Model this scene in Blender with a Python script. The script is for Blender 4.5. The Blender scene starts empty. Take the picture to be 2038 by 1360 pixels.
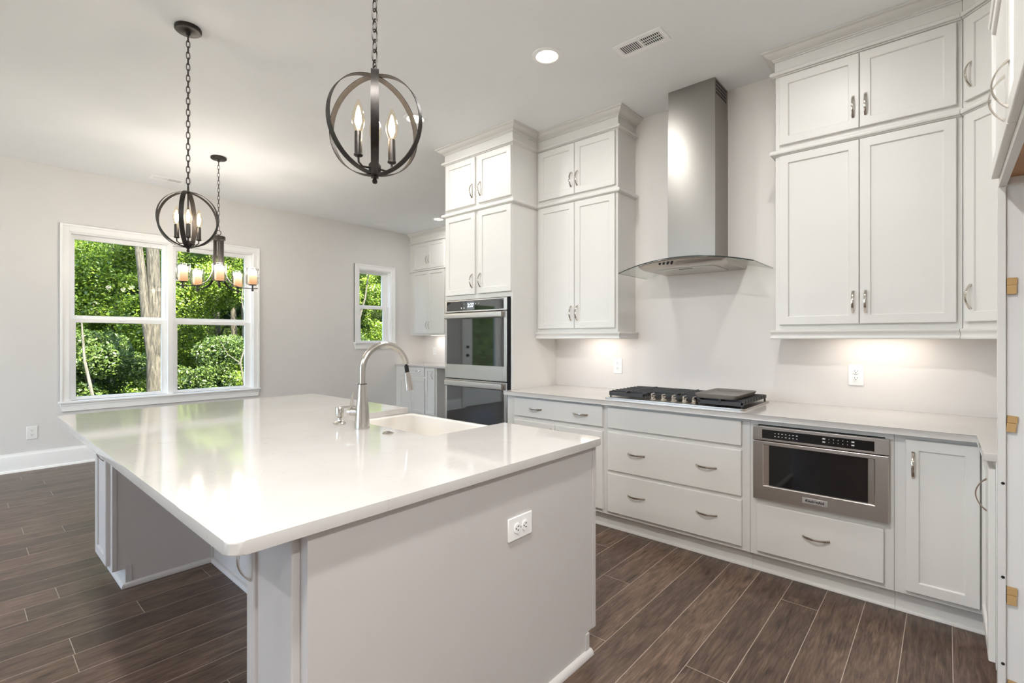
import bpy, bmesh, math, random
import numpy as np
from mathutils import Vector, Matrix

random.seed(7)
SC = bpy.context.scene
COL = SC.collection
PI = math.pi

# ------------------------------------------------------------------ camera
CAM_H = 1.302
YAW = math.radians(41.4)
cam_d = bpy.data.cameras.new('camera')
cam = bpy.data.objects.new('camera', cam_d)
COL.objects.link(cam)
cam.location = (0, 0, CAM_H)
cam.rotation_euler = (math.radians(90), 0, YAW)
cam_d.sensor_width = 36.0
cam_d.lens = 981.0 / 2038.0 * 36.0
cam_d.shift_y = -6.0 / 2038.0
cam_d.clip_start = 0.05
SC.camera = cam

# ------------------------------------------------------------------ view / exposure
SC.view_settings.view_transform = 'Standard'
SC.view_settings.look = 'None'
SC.view_settings.gamma = 1.0
SC.view_settings.exposure = 0.88
SC.view_settings.use_curve_mapping = False
SC.cycles.use_denoising = True
SC.cycles.max_bounces = 12
SC.cycles.diffuse_bounces = 6
SC.cycles.transparent_max_bounces = 16
SC.cycles.sample_clamp_indirect = 6.0

# ------------------------------------------------------------------ sky and sun
world = bpy.data.worlds.new('sky')
SC.world = world
world.use_nodes = True
wn = world.node_tree
wn.nodes.clear()
w_out = wn.nodes.new('ShaderNodeOutputWorld')
w_bg = wn.nodes.new('ShaderNodeBackground')
w_sky = wn.nodes.new('ShaderNodeTexSky')
w_sky.sky_type = 'HOSEK_WILKIE'
w_sky.turbidity = 6.0
w_sky.sun_direction = (0.45, -0.35, 0.82)
wn.links.new(w_sky.outputs[0], w_bg.inputs[0])
wn.links.new(w_bg.outputs[0], w_out.inputs[0])
w_bg.inputs[1].default_value = 15.0

sun_d = bpy.data.lights.new('sun', 'SUN')
sun_d.energy = 21.0
sun_d.angle = 0.01
sun_d.color = (1.0, 0.95, 0.82)
sun = bpy.data.objects.new('sun', sun_d)
COL.objects.link(sun)
sun.rotation_euler = Vector((0.55, 0.10, 0.80)).to_track_quat('Z', 'Y').to_euler()

CAN_W = 5.0           # each recessed ceiling lamp in the kitchen
CAN_FILL = 9.0          # each unseen recessed lamp added as fill
BULB_W = 3.0          # each pendant bulb
SHADE_W = 4.8         # each chandelier shade
BAR_W = 0.75           # under-cabinet bar

# ------------------------------------------------------------------ materials
MATS = {}


def new_mat(name):
    m = bpy.data.materials.new(name)
    m.use_nodes = True
    nt = m.node_tree
    b = nt.nodes['Principled BSDF']
    MATS[name] = m
    return m, nt, b


def node(nt, t, **kw):
    n = nt.nodes.new(t)
    for k, v in kw.items():
        setattr(n, k, v)
    return n


def noise(nt, scale, detail=3.0, rough=0.5, vec=None):
    n = node(nt, 'ShaderNodeTexNoise')
    n.inputs['Scale'].default_value = scale
    n.inputs['Detail'].default_value = detail
    n.inputs['Roughness'].default_value = rough
    if vec is not None:
        nt.links.new(vec, n.inputs['Vector'])
    return n


def obj_co(nt):
    return node(nt, 'ShaderNodeTexCoord').outputs['Object']


def bump(nt, b, h, strength, dist=0.002):
    n = node(nt, 'ShaderNodeBump')
    n.inputs['Strength'].default_value = strength
    n.inputs['Distance'].default_value = dist
    nt.links.new(h, n.inputs['Height'])
    nt.links.new(n.outputs[0], b.inputs['Normal'])
    return n


def ramp(nt, fac, stops):
    n = node(nt, 'ShaderNodeValToRGB')
    el = n.color_ramp.elements
    while len(el) < len(stops):
        el.new(0.5)
    for e, (p, c) in zip(el, stops):
        e.position = p
        e.color = (*c, 1)
    nt.links.new(fac, n.inputs['Fac'])
    return n


def paint(name, col, rough=0.5, spec=0.5, bumps=0.04, scale=90.0, var=0.02):
    m, nt, b = new_mat(name)
    co = obj_co(nt)
    n = noise(nt, 3.0, 4.0, 0.6, co)
    lo = tuple(c * (1 - var) for c in col)
    hi = tuple(min(1, c * (1 + var)) for c in col)
    r = ramp(nt, n.outputs['Fac'], [(0.3, lo), (0.7, hi)])
    nt.links.new(r.outputs['Color'], b.inputs['Base Color'])
    b.inputs['Roughness'].default_value = rough
    b.inputs['Specular IOR Level'].default_value = spec
    if bumps:
        n2 = noise(nt, scale, 3.0, 0.6, co)
        bump(nt, b, n2.outputs['Fac'], bumps, 0.001)
    return m


def metal(name, col, rough=0.25, aniso=0.0, streak=(1, 1, 1), amt=0.08, arot=0.0):
    m, nt, b = new_mat(name)
    b.inputs['Metallic'].default_value = 1.0
    co = obj_co(nt)
    mp = node(nt, 'ShaderNodeMapping')
    mp.inputs['Scale'].default_value = streak
    nt.links.new(co, mp.inputs['Vector'])
    n = noise(nt, 1.0, 3.0, 0.6, mp.outputs[0])
    r = ramp(nt, n.outputs['Fac'], [(0.25, tuple(c * (1 - amt) for c in col)), (0.75, tuple(min(1, c * (1 + amt)) for c in col))])
    nt.links.new(r.outputs['Color'], b.inputs['Base Color'])
    mr = node(nt, 'ShaderNodeMapRange')
    mr.inputs['To Min'].default_value = rough * 0.93
    mr.inputs['To Max'].default_value = rough * 1.07
    nt.links.new(n.outputs['Fac'], mr.inputs['Value'])
    nt.links.new(mr.outputs[0], b.inputs['Roughness'])
    if aniso:
        b.inputs['Anisotropic'].default_value = aniso
        tg = node(nt, 'ShaderNodeTangent', direction_type='RADIAL', axis='Z')
        nt.links.new(tg.outputs[0], b.inputs['Tangent'])
        b.inputs['Anisotropic Rotation'].default_value = arot
    return m


def thin_glass(name, tint=(1, 1, 1), refl=1.0, rough=0.0):
    """A thin pane: clear transmission plus a Fresnel reflection."""
    m = bpy.data.materials.new(name)
    m.use_nodes = True
    nt = m.node_tree
    nt.nodes.clear()
    out = node(nt, 'ShaderNodeOutputMaterial')
    tr = node(nt, 'ShaderNodeBsdfTransparent')
    tr.inputs[0].default_value = (*tint, 1)
    gl = node(nt, 'ShaderNodeBsdfGlossy')
    gl.inputs['Roughness'].default_value = rough
    lw = node(nt, 'ShaderNodeLayerWeight')
    lw.inputs[0].default_value = 0.5
    pw = node(nt, 'ShaderNodeMath', operation='POWER')
    pw.inputs[1].default_value = 5.0
    nt.links.new(lw.outputs['Facing'], pw.inputs[0])
    fr = node(nt, 'ShaderNodeMath', operation='MULTIPLY_ADD')
    fr.inputs[1].default_value = 0.96
    fr.inputs[2].default_value = 0.04
    nt.links.new(pw.outputs[0], fr.inputs[0])
    mu = node(nt, 'ShaderNodeMath', operation='MULTIPLY')
    mu.inputs[1].default_value = refl
    mx = node(nt, 'ShaderNodeMixShader')
    nt.links.new(fr.outputs[0], mu.inputs[0])
    nt.links.new(mu.outputs[0], mx.inputs[0])
    nt.links.new(tr.outputs[0], mx.inputs[1])
    nt.links.new(gl.outputs[0], mx.inputs[2])
    nt.links.new(mx.outputs[0], out.inputs[0])
    MATS[name] = m
    return m


def emit(name, col, strength):
    m = bpy.data.materials.new(name)
    m.use_nodes = True
    nt = m.node_tree
    nt.nodes.clear()
    out = node(nt, 'ShaderNodeOutputMaterial')
    e = node(nt, 'ShaderNodeEmission')
    e.inputs[0].default_value = (*col, 1)
    e.inputs[1].default_value = strength
    nt.links.new(e.outputs[0], out.inputs[0])
    MATS[name] = m
    return m


M_WALL = paint('wall_greige', (0.755, 0.74, 0.725), 0.85, 0.25, 0.06, 220.0, 0.012)
M_WALLK = paint('wall_kitchen_paint', (0.775, 0.74, 0.71), 0.8, 0.25, 0.06, 220.0, 0.012)
M_CEIL = paint('ceiling_paint', (0.875, 0.89, 0.90), 0.92, 0.15, 0.06, 160.0, 0.01)
M_TRIM = paint('trim_white', (0.93, 0.93, 0.925), 0.4, 0.5, 0.02, 60.0, 0.01)
M_CAB = paint('cabinet_paint', (0.72, 0.705, 0.675), 0.38, 0.5, 0.015, 70.0, 0.012)
M_ISL = paint('island_grey_paint', (0.54, 0.51, 0.495), 0.42, 0.45, 0.02, 110.0, 0.02)
M_PLAST = paint('outlet_plastic', (0.88, 0.875, 0.86), 0.3, 0.5, 0.0)
M_SLOT = paint('slot_dark', (0.02, 0.02, 0.02), 0.6, 0.3, 0.0)
M_SINK = paint('fireclay', (0.84, 0.80, 0.75), 0.12, 0.5, 0.0)
M_SHADOWGAP = paint('dark_gap', (0.012, 0.012, 0.013), 0.7, 0.2, 0.0)
M_STEEL = metal('stainless_steel', (0.52, 0.485, 0.45), 0.30, 0.4, (3, 3, 60), 0.015)
M_STEELV = metal('stainless_chimney', (0.285, 0.265, 0.245), 0.34, 0.6, (220, 220, 3), 0.02, 0.25)
M_NICKEL = metal('brushed_nickel', (0.60, 0.57, 0.53), 0.22, 0.4, (60, 60, 60), 0.06)
M_HANDLE = metal('polished_nickel', (0.66, 0.61, 0.55), 0.10, 0.0, (30, 30, 30), 0.05)
M_BRONZE = metal('dark_bronze', (0.060, 0.054, 0.050), 0.45, 0.0, (60, 60, 60), 0.2)
M_IRON = paint('cast_iron', (0.035, 0.035, 0.037), 0.48, 0.5, 0.25, 300.0, 0.2)
M_GRIDDLE = paint('griddle_nonstick', (0.17, 0.155, 0.14), 0.35, 0.6, 0.1, 300.0, 0.1)
M_BLKGLASS = paint('black_glass', (0.012, 0.013, 0.014), 0.03, 0.5, 0.0)
M_BLKGLASS.node_tree.nodes['Principled BSDF'].inputs['IOR'].default_value = 2.1
M_BLKGLASS2 = paint('smoked_glass', (0.006, 0.006, 0.0065), 0.04, 0.5, 0.0)
M_GLASS = thin_glass('window_glass', (0.97, 0.985, 0.97), 0.05)
M_HOODGL = thin_glass('hood_glass', (0.93, 0.95, 0.93), 1.0)
M_GLEDGE = paint('glass_edge_dark', (0.02, 0.03, 0.028), 0.1, 0.6, 0.0)
M_CLEAR = thin_glass('clear_shade_glass', (0.88, 0.87, 0.85), 1.5)
M_BULBGL = thin_glass('bulb_glass', (1.0, 0.95, 0.86), 0.8)
M_BULB = emit('bulb_glow', (1.0, 0.80, 0.52), 14.0)
M_LENS = emit('lamp_lens', (1.0, 0.90, 0.76), 7.0)
M_BARLENS = emit('light_bar_lens', (1.0, 0.92, 0.80), 4.0)
M_DISP = emit('clock_digits', (0.80, 0.88, 1.0), 1.6)
M_DISPBG = paint('display_field', (0.16, 0.18, 0.20), 0.2, 0.5, 0.0)
M_LABEL = paint('printed_label', (0.75, 0.75, 0.75), 0.5, 0.3, 0.0)
M_BADGE = metal('badge_plate', (0.75, 0.75, 0.74), 0.35, 0.0, (20, 20, 20), 0.03)
M_SHIM = paint('shim_pine', (0.50, 0.32, 0.14), 0.7, 0.3, 0.1, 60.0, 0.12)
M_PLY = paint('maple_ply', (0.42, 0.22, 0.10), 0.55, 0.4, 0.05, 40.0, 0.15)
M_FILTER = metal('mesh_filter', (0.55, 0.53, 0.50), 0.45, 0.0, (300, 300, 300), 0.25)


def shade_material():
    # frosted inner candle shade: gives off warm light, brightest up by the bulb
    m = bpy.data.materials.new('frosted_shade')
    m.use_nodes = True
    nt = m.node_tree
    nt.nodes.clear()
    out = node(nt, 'ShaderNodeOutputMaterial')
    e = node(nt, 'ShaderNodeEmission')
    co = node(nt, 'ShaderNodeTexCoord')
    sp = node(nt, 'ShaderNodeSeparateXYZ')
    nt.links.new(co.outputs['Object'], sp.inputs[0])
    mr = node(nt, 'ShaderNodeMapRange')
    mr.inputs['From Min'].default_value = 0.02
    mr.inputs['From Max'].default_value = 0.13
    nt.links.new(sp.outputs[2], mr.inputs[0])
    r = ramp(nt, mr.outputs[0], [(0.0, (0.62, 0.34, 0.17)), (0.45, (1.0, 0.66, 0.40)), (0.8, (1.6, 1.3, 0.98)), (1.0, (2.6, 2.2, 1.7))])
    nt.links.new(r.outputs[0], e.inputs[0])
    e.inputs[1].default_value = 1.1
    nt.links.new(e.outputs[0], out.inputs[0])
    MATS['frosted_shade'] = m
    return m


M_SHADE = shade_material()


def quartz_material():
    m, nt, b = new_mat('white_quartz')
    co = obj_co(nt)
    n1 = noise(nt, 2.2, 6.0, 0.6, co)
    base = ramp(nt, n1.outputs['Fac'], [(0.3, (0.545, 0.52, 0.495)), (0.7, (0.60, 0.575, 0.55))])
    # faint grey thread veins
    n2 = noise(nt, 5.0, 5.0, 0.65, co)
    n2.inputs['Distortion'].default_value = 1.2
    sub = node(nt, 'ShaderNodeMath', operation='SUBTRACT')
    sub.inputs[1].default_value = 0.5
    ab = node(nt, 'ShaderNodeMath', operation='ABSOLUTE')
    nt.links.new(n2.outputs['Fac'], sub.inputs[0])
    nt.links.new(sub.outputs[0], ab.inputs[0])
    v = ramp(nt, ab.outputs[0], [(0.0, (1, 1, 1)), (0.006, (0, 0, 0))])
    n3 = noise(nt, 7.0, 2.0, 0.5, co)
    msk = ramp(nt, n3.outputs['Fac'], [(0.54, (0, 0, 0)), (0.62, (1, 1, 1))])
    mul = node(nt, 'ShaderNodeMath', operation='MULTIPLY')
    nt.links.new(v.outputs[0], mul.inputs[0])
    nt.links.new(msk.outputs[0], mul.inputs[1])
    mul2 = node(nt, 'ShaderNodeMath', operation='MULTIPLY')
    mul2.inputs[1].default_value = 0.75
    nt.links.new(mul.outputs[0], mul2.inputs[0])
    mx = node(nt, 'ShaderNodeMixRGB')
    nt.links.new(mul2.outputs[0], mx.inputs[0])
    nt.links.new(base.outputs[0], mx.inputs[1])
    mx.inputs[2].default_value = (0.42, 0.40, 0.40, 1)
    nt.links.new(mx.outputs[0], b.inputs['Base Color'])
    b.inputs['Roughness'].default_value = 0.07
    b.inputs['Specular IOR Level'].default_value = 0.5
    return m


M_QUARTZ = quartz_material()


def floor_material():
    m, nt, b = new_mat('hickory_planks')
    co = obj_co(nt)
    sp = node(nt, 'ShaderNodeSeparateXYZ')
    nt.links.new(co, sp.inputs[0])

    def math_(op, a, c=None, d=None):
        n = node(nt, 'ShaderNodeMath', operation=op)
        for i, v in enumerate((a, c, d)):
            if v is None:
                continue
            if isinstance(v, (int, float)):
                n.inputs[i].default_value = v
            else:
                nt.links.new(v, n.inputs[i])
        return n.outputs[0]
    W, L = 0.1597, 1.55
    rx = math_('DIVIDE', math_('ADD', sp.outputs[0], 1.738), W)
    row = math_('FLOOR', rx)
    fx = math_('SUBTRACT', rx, row)
    wn1 = node(nt, 'ShaderNodeTexWhiteNoise', noise_dimensions='1D')
    nt.links.new(row, wn1.inputs['W'])
    ry = math_('ADD', math_('DIVIDE', sp.outputs[1], L), math_('MULTIPLY', wn1.outputs['Value'], 7.31))
    col = math_('FLOOR', ry)
    fy = math_('SUBTRACT', ry, col)
    cb = node(nt, 'ShaderNodeCombineXYZ')
    nt.links.new(row, cb.inputs[0])
    nt.links.new(col, cb.inputs[1])
    wn2 = node(nt, 'ShaderNodeTexWhiteNoise', noise_dimensions='3D')
    nt.links.new(cb.outputs[0], wn2.inputs['Vector'])
    # grain, stretched along the plank and shifted for every plank
    cb2 = node(nt, 'ShaderNodeCombineXYZ')
    nt.links.new(math_('MULTIPLY', sp.outputs[0], 1.0), cb2.inputs[0])
    nt.links.new(math_('MULTIPLY', sp.outputs[1], 0.07), cb2.inputs[1])
    nt.links.new(math_('MULTIPLY', wn2.outputs['Value'], 13.0), cb2.inputs[2])
    g1 = noise(nt, 105.0, 5.0, 0.62, cb2.outputs[0])
    g1.inputs['Distortion'].default_value = 0.9
    cb3 = node(nt, 'ShaderNodeCombineXYZ')
    nt.links.new(math_('MULTIPLY', sp.outputs[0], 1.0), cb3.inputs[0])
    nt.links.new(math_('MULTIPLY', sp.outputs[1], 0.22), cb3.inputs[1])
    nt.links.new(math_('MULTIPLY', wn2.outputs['Value'], 29.0), cb3.inputs[2])
    g2 = noise(nt, 13.0, 4.0, 0.55, cb3.outputs[0])
    g2.inputs['Distortion'].default_value = 2.0
    mixg = math_('ADD', math_('MULTIPLY', g1.outputs['Fac'], 0.62), math_('MULTIPLY', g2.outputs['Fac'], 0.38))
    r = ramp(nt, mixg, [(0.34, (0.030, 0.019, 0.014)), (0.46, (0.088, 0.054, 0.037)), (0.56, (0.135, 0.086, 0.060)), (0.68, (0.215, 0.150, 0.110))])
    # plank-to-plank tone
    hs = node(nt, 'ShaderNodeHueSaturation')
    nt.links.new(r.outputs[0], hs.inputs['Color'])
    mr = node(nt, 'ShaderNodeMapRange')
    mr.inputs['To Min'].default_value = 0.72
    mr.inputs['To Max'].default_value = 1.22
    nt.links.new(wn2.outputs['Value'], mr.inputs[0])
    nt.links.new(mr.outputs[0], hs.inputs['Value'])
    hs.inputs['Saturation'].default_value = 1.0
    # bevelled seams; the bevel highlight is painted in as a pale line
    ex = math_('MULTIPLY', math_('MINIMUM', fx, math_('SUBTRACT', 1.0, fx)), W)
    ey = math_('MULTIPLY', math_('MINIMUM', fy, math_('SUBTRACT', 1.0, fy)), L)
    e = math_('MINIMUM', ex, ey)
    seam = math_('LESS_THAN', e, 0.0014)
    mx = node(nt, 'ShaderNodeMixRGB')
    nt.links.new(math_('MULTIPLY', seam, 0.75), mx.inputs[0])
    nt.links.new(hs.outputs[0], mx.inputs[1])
    mx.inputs[2].default_value = (0.46, 0.385, 0.32, 1)
    nt.links.new(mx.outputs[0], b.inputs['Base Color'])
    rr = node(nt, 'ShaderNodeMapRange')
    rr.inputs['To Min'].default_value = 0.30
    rr.inputs['To Max'].default_value = 0.46
    nt.links.new(g1.outputs['Fac'], rr.inputs[0])
    nt.links.new(rr.outputs[0], b.inputs['Roughness'])
    b.inputs['Specular IOR Level'].default_value = 0.5
    h = math_('ADD', math_('MULTIPLY', g1.outputs['Fac'], 0.35), math_('MINIMUM', math_('MULTIPLY', e, 260.0), 1.0))
    bump(nt, b, h, 0.35, 0.0014)
    return m


M_FLOOR = floor_material()


def leaf_material(name, dark, light, trans):
    m = bpy.data.materials.new(name)
    m.use_nodes = True
    nt = m.node_tree
    nt.nodes.clear()
    out = node(nt, 'ShaderNodeOutputMaterial')
    geo = node(nt, 'ShaderNodeNewGeometry')
    r = ramp(nt, geo.outputs['Random Per Island'], [(0.0, dark), (0.6, light), (1.0, tuple(min(1, c * 1.35) for c in light))])
    d = node(nt, 'ShaderNodeBsdfDiffuse')
    t = node(nt, 'ShaderNodeBsdfTranslucent')
    g = node(nt, 'ShaderNodeBsdfGlossy')
    g.inputs['Roughness'].default_value = 0.42
    mx = node(nt, 'ShaderNodeMixShader')
    mx.inputs[0].default_value = trans
    mx2 = node(nt, 'ShaderNodeMixShader')
    mx2.inputs[0].default_value = 0.03
    nt.links.new(r.outputs[0], d.inputs[0])
    nt.links.new(r.outputs[0], t.inputs[0])
    nt.links.new(d.outputs[0], mx.inputs[1])
    nt.links.new(t.outputs[0], mx.inputs[2])
    nt.links.new(mx.outputs[0], mx2.inputs[1])
    nt.links.new(g.outputs[0], mx2.inputs[2])
    nt.links.new(mx2.outputs[0], out.inputs[0])
    MATS[name] = m
    return m


M_LEAF = leaf_material('broad_leaf', (0.028, 0.070, 0.010), (0.165, 0.235, 0.022), 0.42)
M_LEAF2 = leaf_material('fern_leaf', (0.018, 0.040, 0.008), (0.075, 0.112, 0.020), 0.35)


def bark_material(name, a, c, s=1.0):
    m, nt, b = new_mat(name)
    co = obj_co(nt)
    mp = node(nt, 'ShaderNodeMapping')
    mp.inputs['Scale'].default_value = (22 * s, 22 * s, 2.6 * s)
    nt.links.new(co, mp.inputs[0])
    n = noise(nt, 1.0, 6.0, 0.65, mp.outputs[0])
    n.inputs['Distortion'].default_value = 0.8
    r = ramp(nt, n.outputs['Fac'], [(0.36, a), (0.6, c)])
    nt.links.new(r.outputs[0], b.inputs['Base Color'])
    b.inputs['Roughness'].default_value = 0.9
    bump(nt, b, n.outputs['Fac'], 1.0, 0.03)
    return m


M_BARK = bark_material('grey_bark', (0.022, 0.018, 0.013), (0.125, 0.105, 0.078), 1.6)
M_TWIG = bark_material('pale_twig', (0.06, 0.05, 0.038), (0.17, 0.15, 0.12))
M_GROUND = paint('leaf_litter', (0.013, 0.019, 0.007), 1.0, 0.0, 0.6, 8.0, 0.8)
M_BOUNCE = paint('bounce_ground', (0.50, 0.48, 0.45), 0.9, 0.2, 0.1, 30.0, 0.1)  # unseen rear ground, made pale to bounce sunlight up to the ceiling


# ------------------------------------------------------------------ mesh helpers
class MB:
    """Collects shapes into one bmesh and links them as ONE mesh object."""

    def __init__(self):
        self.bm = bmesh.new()
        self.hard = False

    def box(self, x0, x1, y0, y1, z0, z1, bev=0.0, seg=2):
        bm = self.bm
        mat = Matrix.Translation(((x0 + x1) / 2, (y0 + y1) / 2, (z0 + z1) / 2)) @ Matrix.Diagonal((abs(x1 - x0), abs(y1 - y0), abs(z1 - z0), 1))
        ret = bmesh.ops.create_cube(bm, size=1.0, matrix=mat)
        if bev > 0:
            self.hard = True
            es = list({e for v in ret['verts'] for e in v.link_edges})
            bmesh.ops.bevel(bm, geom=es, offset=bev, segments=seg, affect='EDGES', profile=0.5, clamp_overlap=True)
        return self

    def cyl(self, p0, p1, r0, r1=None, seg=20, caps=True):
        r1 = r0 if r1 is None else r1
        p0, p1 = Vector(p0), Vector(p1)
        d = (p1 - p0)
        L = d.length
        q = d.to_track_quat('Z', 'Y').to_matrix().to_4x4()
        bmesh.ops.create_cone(self.bm, cap_ends=caps, segments=seg, radius1=r0, radius2=r1, depth=L,
                              matrix=Matrix.Translation((p0 + p1) / 2) @ q)
        return self

    def lathe(self, prof, c=(0, 0, 0), seg=28, cap=False):
        bm = self.bm
        rings = []
        for r, z in prof:
            if r < 1e-6:
                rings.append([bm.verts.new((c[0], c[1], c[2] + z))])
            else:
                rings.append([bm.verts.new((c[0] + r * math.cos(2 * PI * i / seg), c[1] + r * math.sin(2 * PI * i / seg), c[2] + z)) for i in range(seg)])
        for a, b in zip(rings, rings[1:]):
            for i in range(seg):
                j = (i + 1) % seg
                if len(a) == 1 and len(b) == 1:
                    continue
                if len(a) == 1:
                    bm.faces.new((a[0], b[i], b[j]))
                elif len(b) == 1:
                    bm.faces.new((a[i], a[j], b[0]))
                else:
                    bm.faces.new((a[i], a[j], b[j], b[i]))
        return self

    def tube(self, pts, rad, seg=8, closed=False, sect=None, up=None, caps=True):
        """Sweep a circle (or a given 2-D section) along a 3-D polyline."""
        bm = self.bm
        pts = [Vector(p) for p in pts]
        n = len(pts)
        rads = rad if isinstance(rad, (list, tuple)) else [rad] * n
        if sect is None:
            sect = [(math.cos(2 * PI * i / seg), math.sin(2 * PI * i / seg)) for i in range(seg)]
        tang = []
        for i in range(n):
            if closed:
                t = pts[(i + 1) % n] - pts[i - 1]
            else:
                t = pts[min(i + 1, n - 1)] - pts[max(i - 1, 0)]
            tang.append(t.normalized())
        ref = Vector(up) if up else (Vector((0, 0, 1)) if abs(tang[0].z) < 0.9 else Vector((1, 0, 0)))
        nrm = (ref - tang[0] * ref.dot(tang[0])).normalized()
        rings = []
        for i in range(n):
            t = tang[i]
            if up:
                ref2 = Vector(up)
                nrm = (ref2 - t * ref2.dot(t)).normalized()
            else:
                nrm = (nrm - t * nrm.dot(t)).normalized()
            bi = t.cross(nrm)
            rings.append([bm.verts.new(pts[i] + (nrm * a + bi * b_) * rads[i]) for a, b_ in sect])
        m = len(sect)
        rng = range(n) if closed else range(n - 1)
        for i in rng:
            a, b_ = rings[i], rings[(i + 1) % n]
            for k in range(m):
                l = (k + 1) % m
                bm.faces.new((a[k], a[l], b_[l], b_[k]))
        if caps and not closed and m > 2:
            bm.faces.new(list(reversed(rings[0])))
            bm.faces.new(rings[-1])
        return self

    def sweep(self, path, prof, z=0.0, closed=False, pre=None, post=None):
        """Moulding: profile [(out, z)] mitred along a plan path; 'out' is to the right of the path."""
        bm = self.bm
        P = [Vector((p[0], p[1])) for p in path]
        n = len(P)
        pre, post = (Vector(pre) if pre else None), (Vector(post) if post else None)

        def nr(a, b_):
            d = (b_ - a).normalized()
            return Vector((d.y, -d.x))
        rings = []
        for i in range(n):
            if closed:
                n0, n1 = nr(P[i - 1], P[i]), nr(P[i], P[(i + 1) % n])
            else:
                n0 = nr(P[max(i - 1, 0)], P[max(i, 1)]) if i > 0 else nr(P[0], P[1])
                n1 = nr(P[i], P[i + 1]) if i < n - 1 else n0
                if i == 0 and pre:
                    n0 = nr(pre, P[0])
                if i == n - 1 and post:
                    n1 = nr(P[-1], post)
            s = (n0 + n1)
            mvec = s / max(s.dot(n1), 1e-6) if s.length > 1e-6 else n1
            rings.append([bm.verts.new((P[i].x + mvec.x * o, P[i].y + mvec.y * o, z + h)) for o, h in prof])
        m = len(prof)
        for i in (range(n) if closed else range(n - 1)):
            a, b_ = rings[i], rings[(i + 1) % n]
            for k in range(m):
                l = (k + 1) % m
                bm.faces.new((a[k], b_[k], b_[l], a[l]))
        if not closed:
            bm.faces.new(rings[0])
            bm.faces.new(list(reversed(rings[-1])))
        return self

    def prism(self, poly, z0, z1, bev=0.0):
        bm = self.bm
        a = [bm.verts.new((x, y, z0)) for x, y in poly]
        b_ = [bm.verts.new((x, y, z1)) for x, y in poly]
        n = len(poly)
        fs = [bm.faces.new(list(reversed(a))), bm.faces.new(b_)]
        for i in range(n):
            j = (i + 1) % n
            fs.append(bm.faces.new((a[i], a[j], b_[j], b_[i])))
        if bev > 0:
            self.hard = True
            es = [e for e in {e for f in fs[:2] for e in f.edges}]
            bmesh.ops.bevel(bm, geom=es, offset=bev, segments=2, affect='EDGES', profile=0.5)
        return self

    def faces(self, verts, faces):
        vs = [self.bm.verts.new(v) for v in verts]
        for f in faces:
            self.bm.faces.new([vs[i] for i in f])
        return self

    def mesh(self, name, mat, smooth=True, angle=35):
        bm = self.bm
        bmesh.ops.recalc_face_normals(bm, faces=bm.faces)
        me = bpy.data.meshes.new(name)
        bm.to_mesh(me)
        bm.free()
        if smooth:
            me.polygons.foreach_set('use_smooth', [True] * len(me.polygons))
            me.set_sharp_from_angle(angle=math.radians(min(angle, 20) if self.hard else angle))
        if mat:
            me.materials.append(mat)
        return me

    def build(self, name, mat, parent=None, loc=(0, 0, 0), rot=(0, 0, 0), smooth=True, angle=35):
        return put(self.mesh(name, mat, smooth, angle), name, parent, loc, rot)


def put(me, name, parent=None, loc=(0, 0, 0), rot=(0, 0, 0)):
    o = bpy.data.objects.new(name, me)
    COL.objects.link(o)
    o.location = loc
    o.rotation_euler = rot
    if parent:
        o.parent = parent
    return o


def tag(o, label=None, cat=None, group=None, kind=None):
    if label:
        o['label'] = label
    if cat:
        o['category'] = cat
    if group:
        o['group'] = group
    if kind:
        o['kind'] = kind
    return o


def thing(name, label, cat, loc=(0, 0, 0), rz=0.0, group=None):
    o = bpy.data.objects.new(name, None)
    o.empty_display_size = 0.1
    COL.objects.link(o)
    o.location = loc
    o.rotation_euler = (0, 0, rz)
    return tag(o, label, cat, group)


def copy_tree(o, parent=None):
    c = o.copy()
    COL.objects.link(c)
    if parent:
        c.parent = parent
    for ch in list(o.children):
        copy_tree(ch, c)
    return c


def struct(name, mb, mat, parent=None, smooth=False):
    o = mb.build(name, mat, parent, smooth=smooth)
    if parent is None:
        o['kind'] = 'structure'
    return o


def area(name, parent, loc, sx, sy, watts, col, rot=(0, 0, 0), spread=180):
    d = bpy.data.lights.new(name, 'AREA')
    d.shape = 'RECTANGLE'
    d.size, d.size_y = sx, sy
    d.energy = watts
    d.color = col
    d.spread = math.radians(spread)
    o = bpy.data.objects.new(name, d)
    COL.objects.link(o)
    o.location = loc
    o.rotation_euler = rot
    o.parent = parent
    return o


def point(name, parent, loc, r, watts, col):
    d = bpy.data.lights.new(name, 'POINT')
    d.energy = watts
    d.shadow_soft_size = r
    d.color = col
    o = bpy.data.objects.new(name, d)
    COL.objects.link(o)
    o.location = loc
    o.parent = parent
    return o


def text_mesh(body, size, mat, name, bold=0.0, depth=0.0004):
    cu = bpy.data.curves.new('txt', 'FONT')
    cu.body = body
    cu.size = size
    cu.align_x = 'CENTER'
    cu.align_y = 'CENTER'
    cu.extrude = depth
    cu.offset = bold
    to = bpy.data.objects.new('txt', cu)
    COL.objects.link(to)
    dg = bpy.context.evaluated_depsgraph_get()
    me = bpy.data.meshes.new_from_object(to.evaluated_get(dg))
    bpy.data.objects.remove(to)
    bpy.data.curves.remove(cu)
    me.name = name
    me.materials.clear()
    me.materials.append(mat)
    return me


WARM = (1.0, 0.86, 0.70)
NEUT = (1.0, 1.0, 0.99)

# ================================================================== SETTING
ZC = 3.05
XW, XR = -6.80, 0.75          # window wall, right wall
YK, YP, YB = 3.62, 5.41, -4.6  # cooktop wall, pantry wall, wall behind the camera
GND = -0.55

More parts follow.
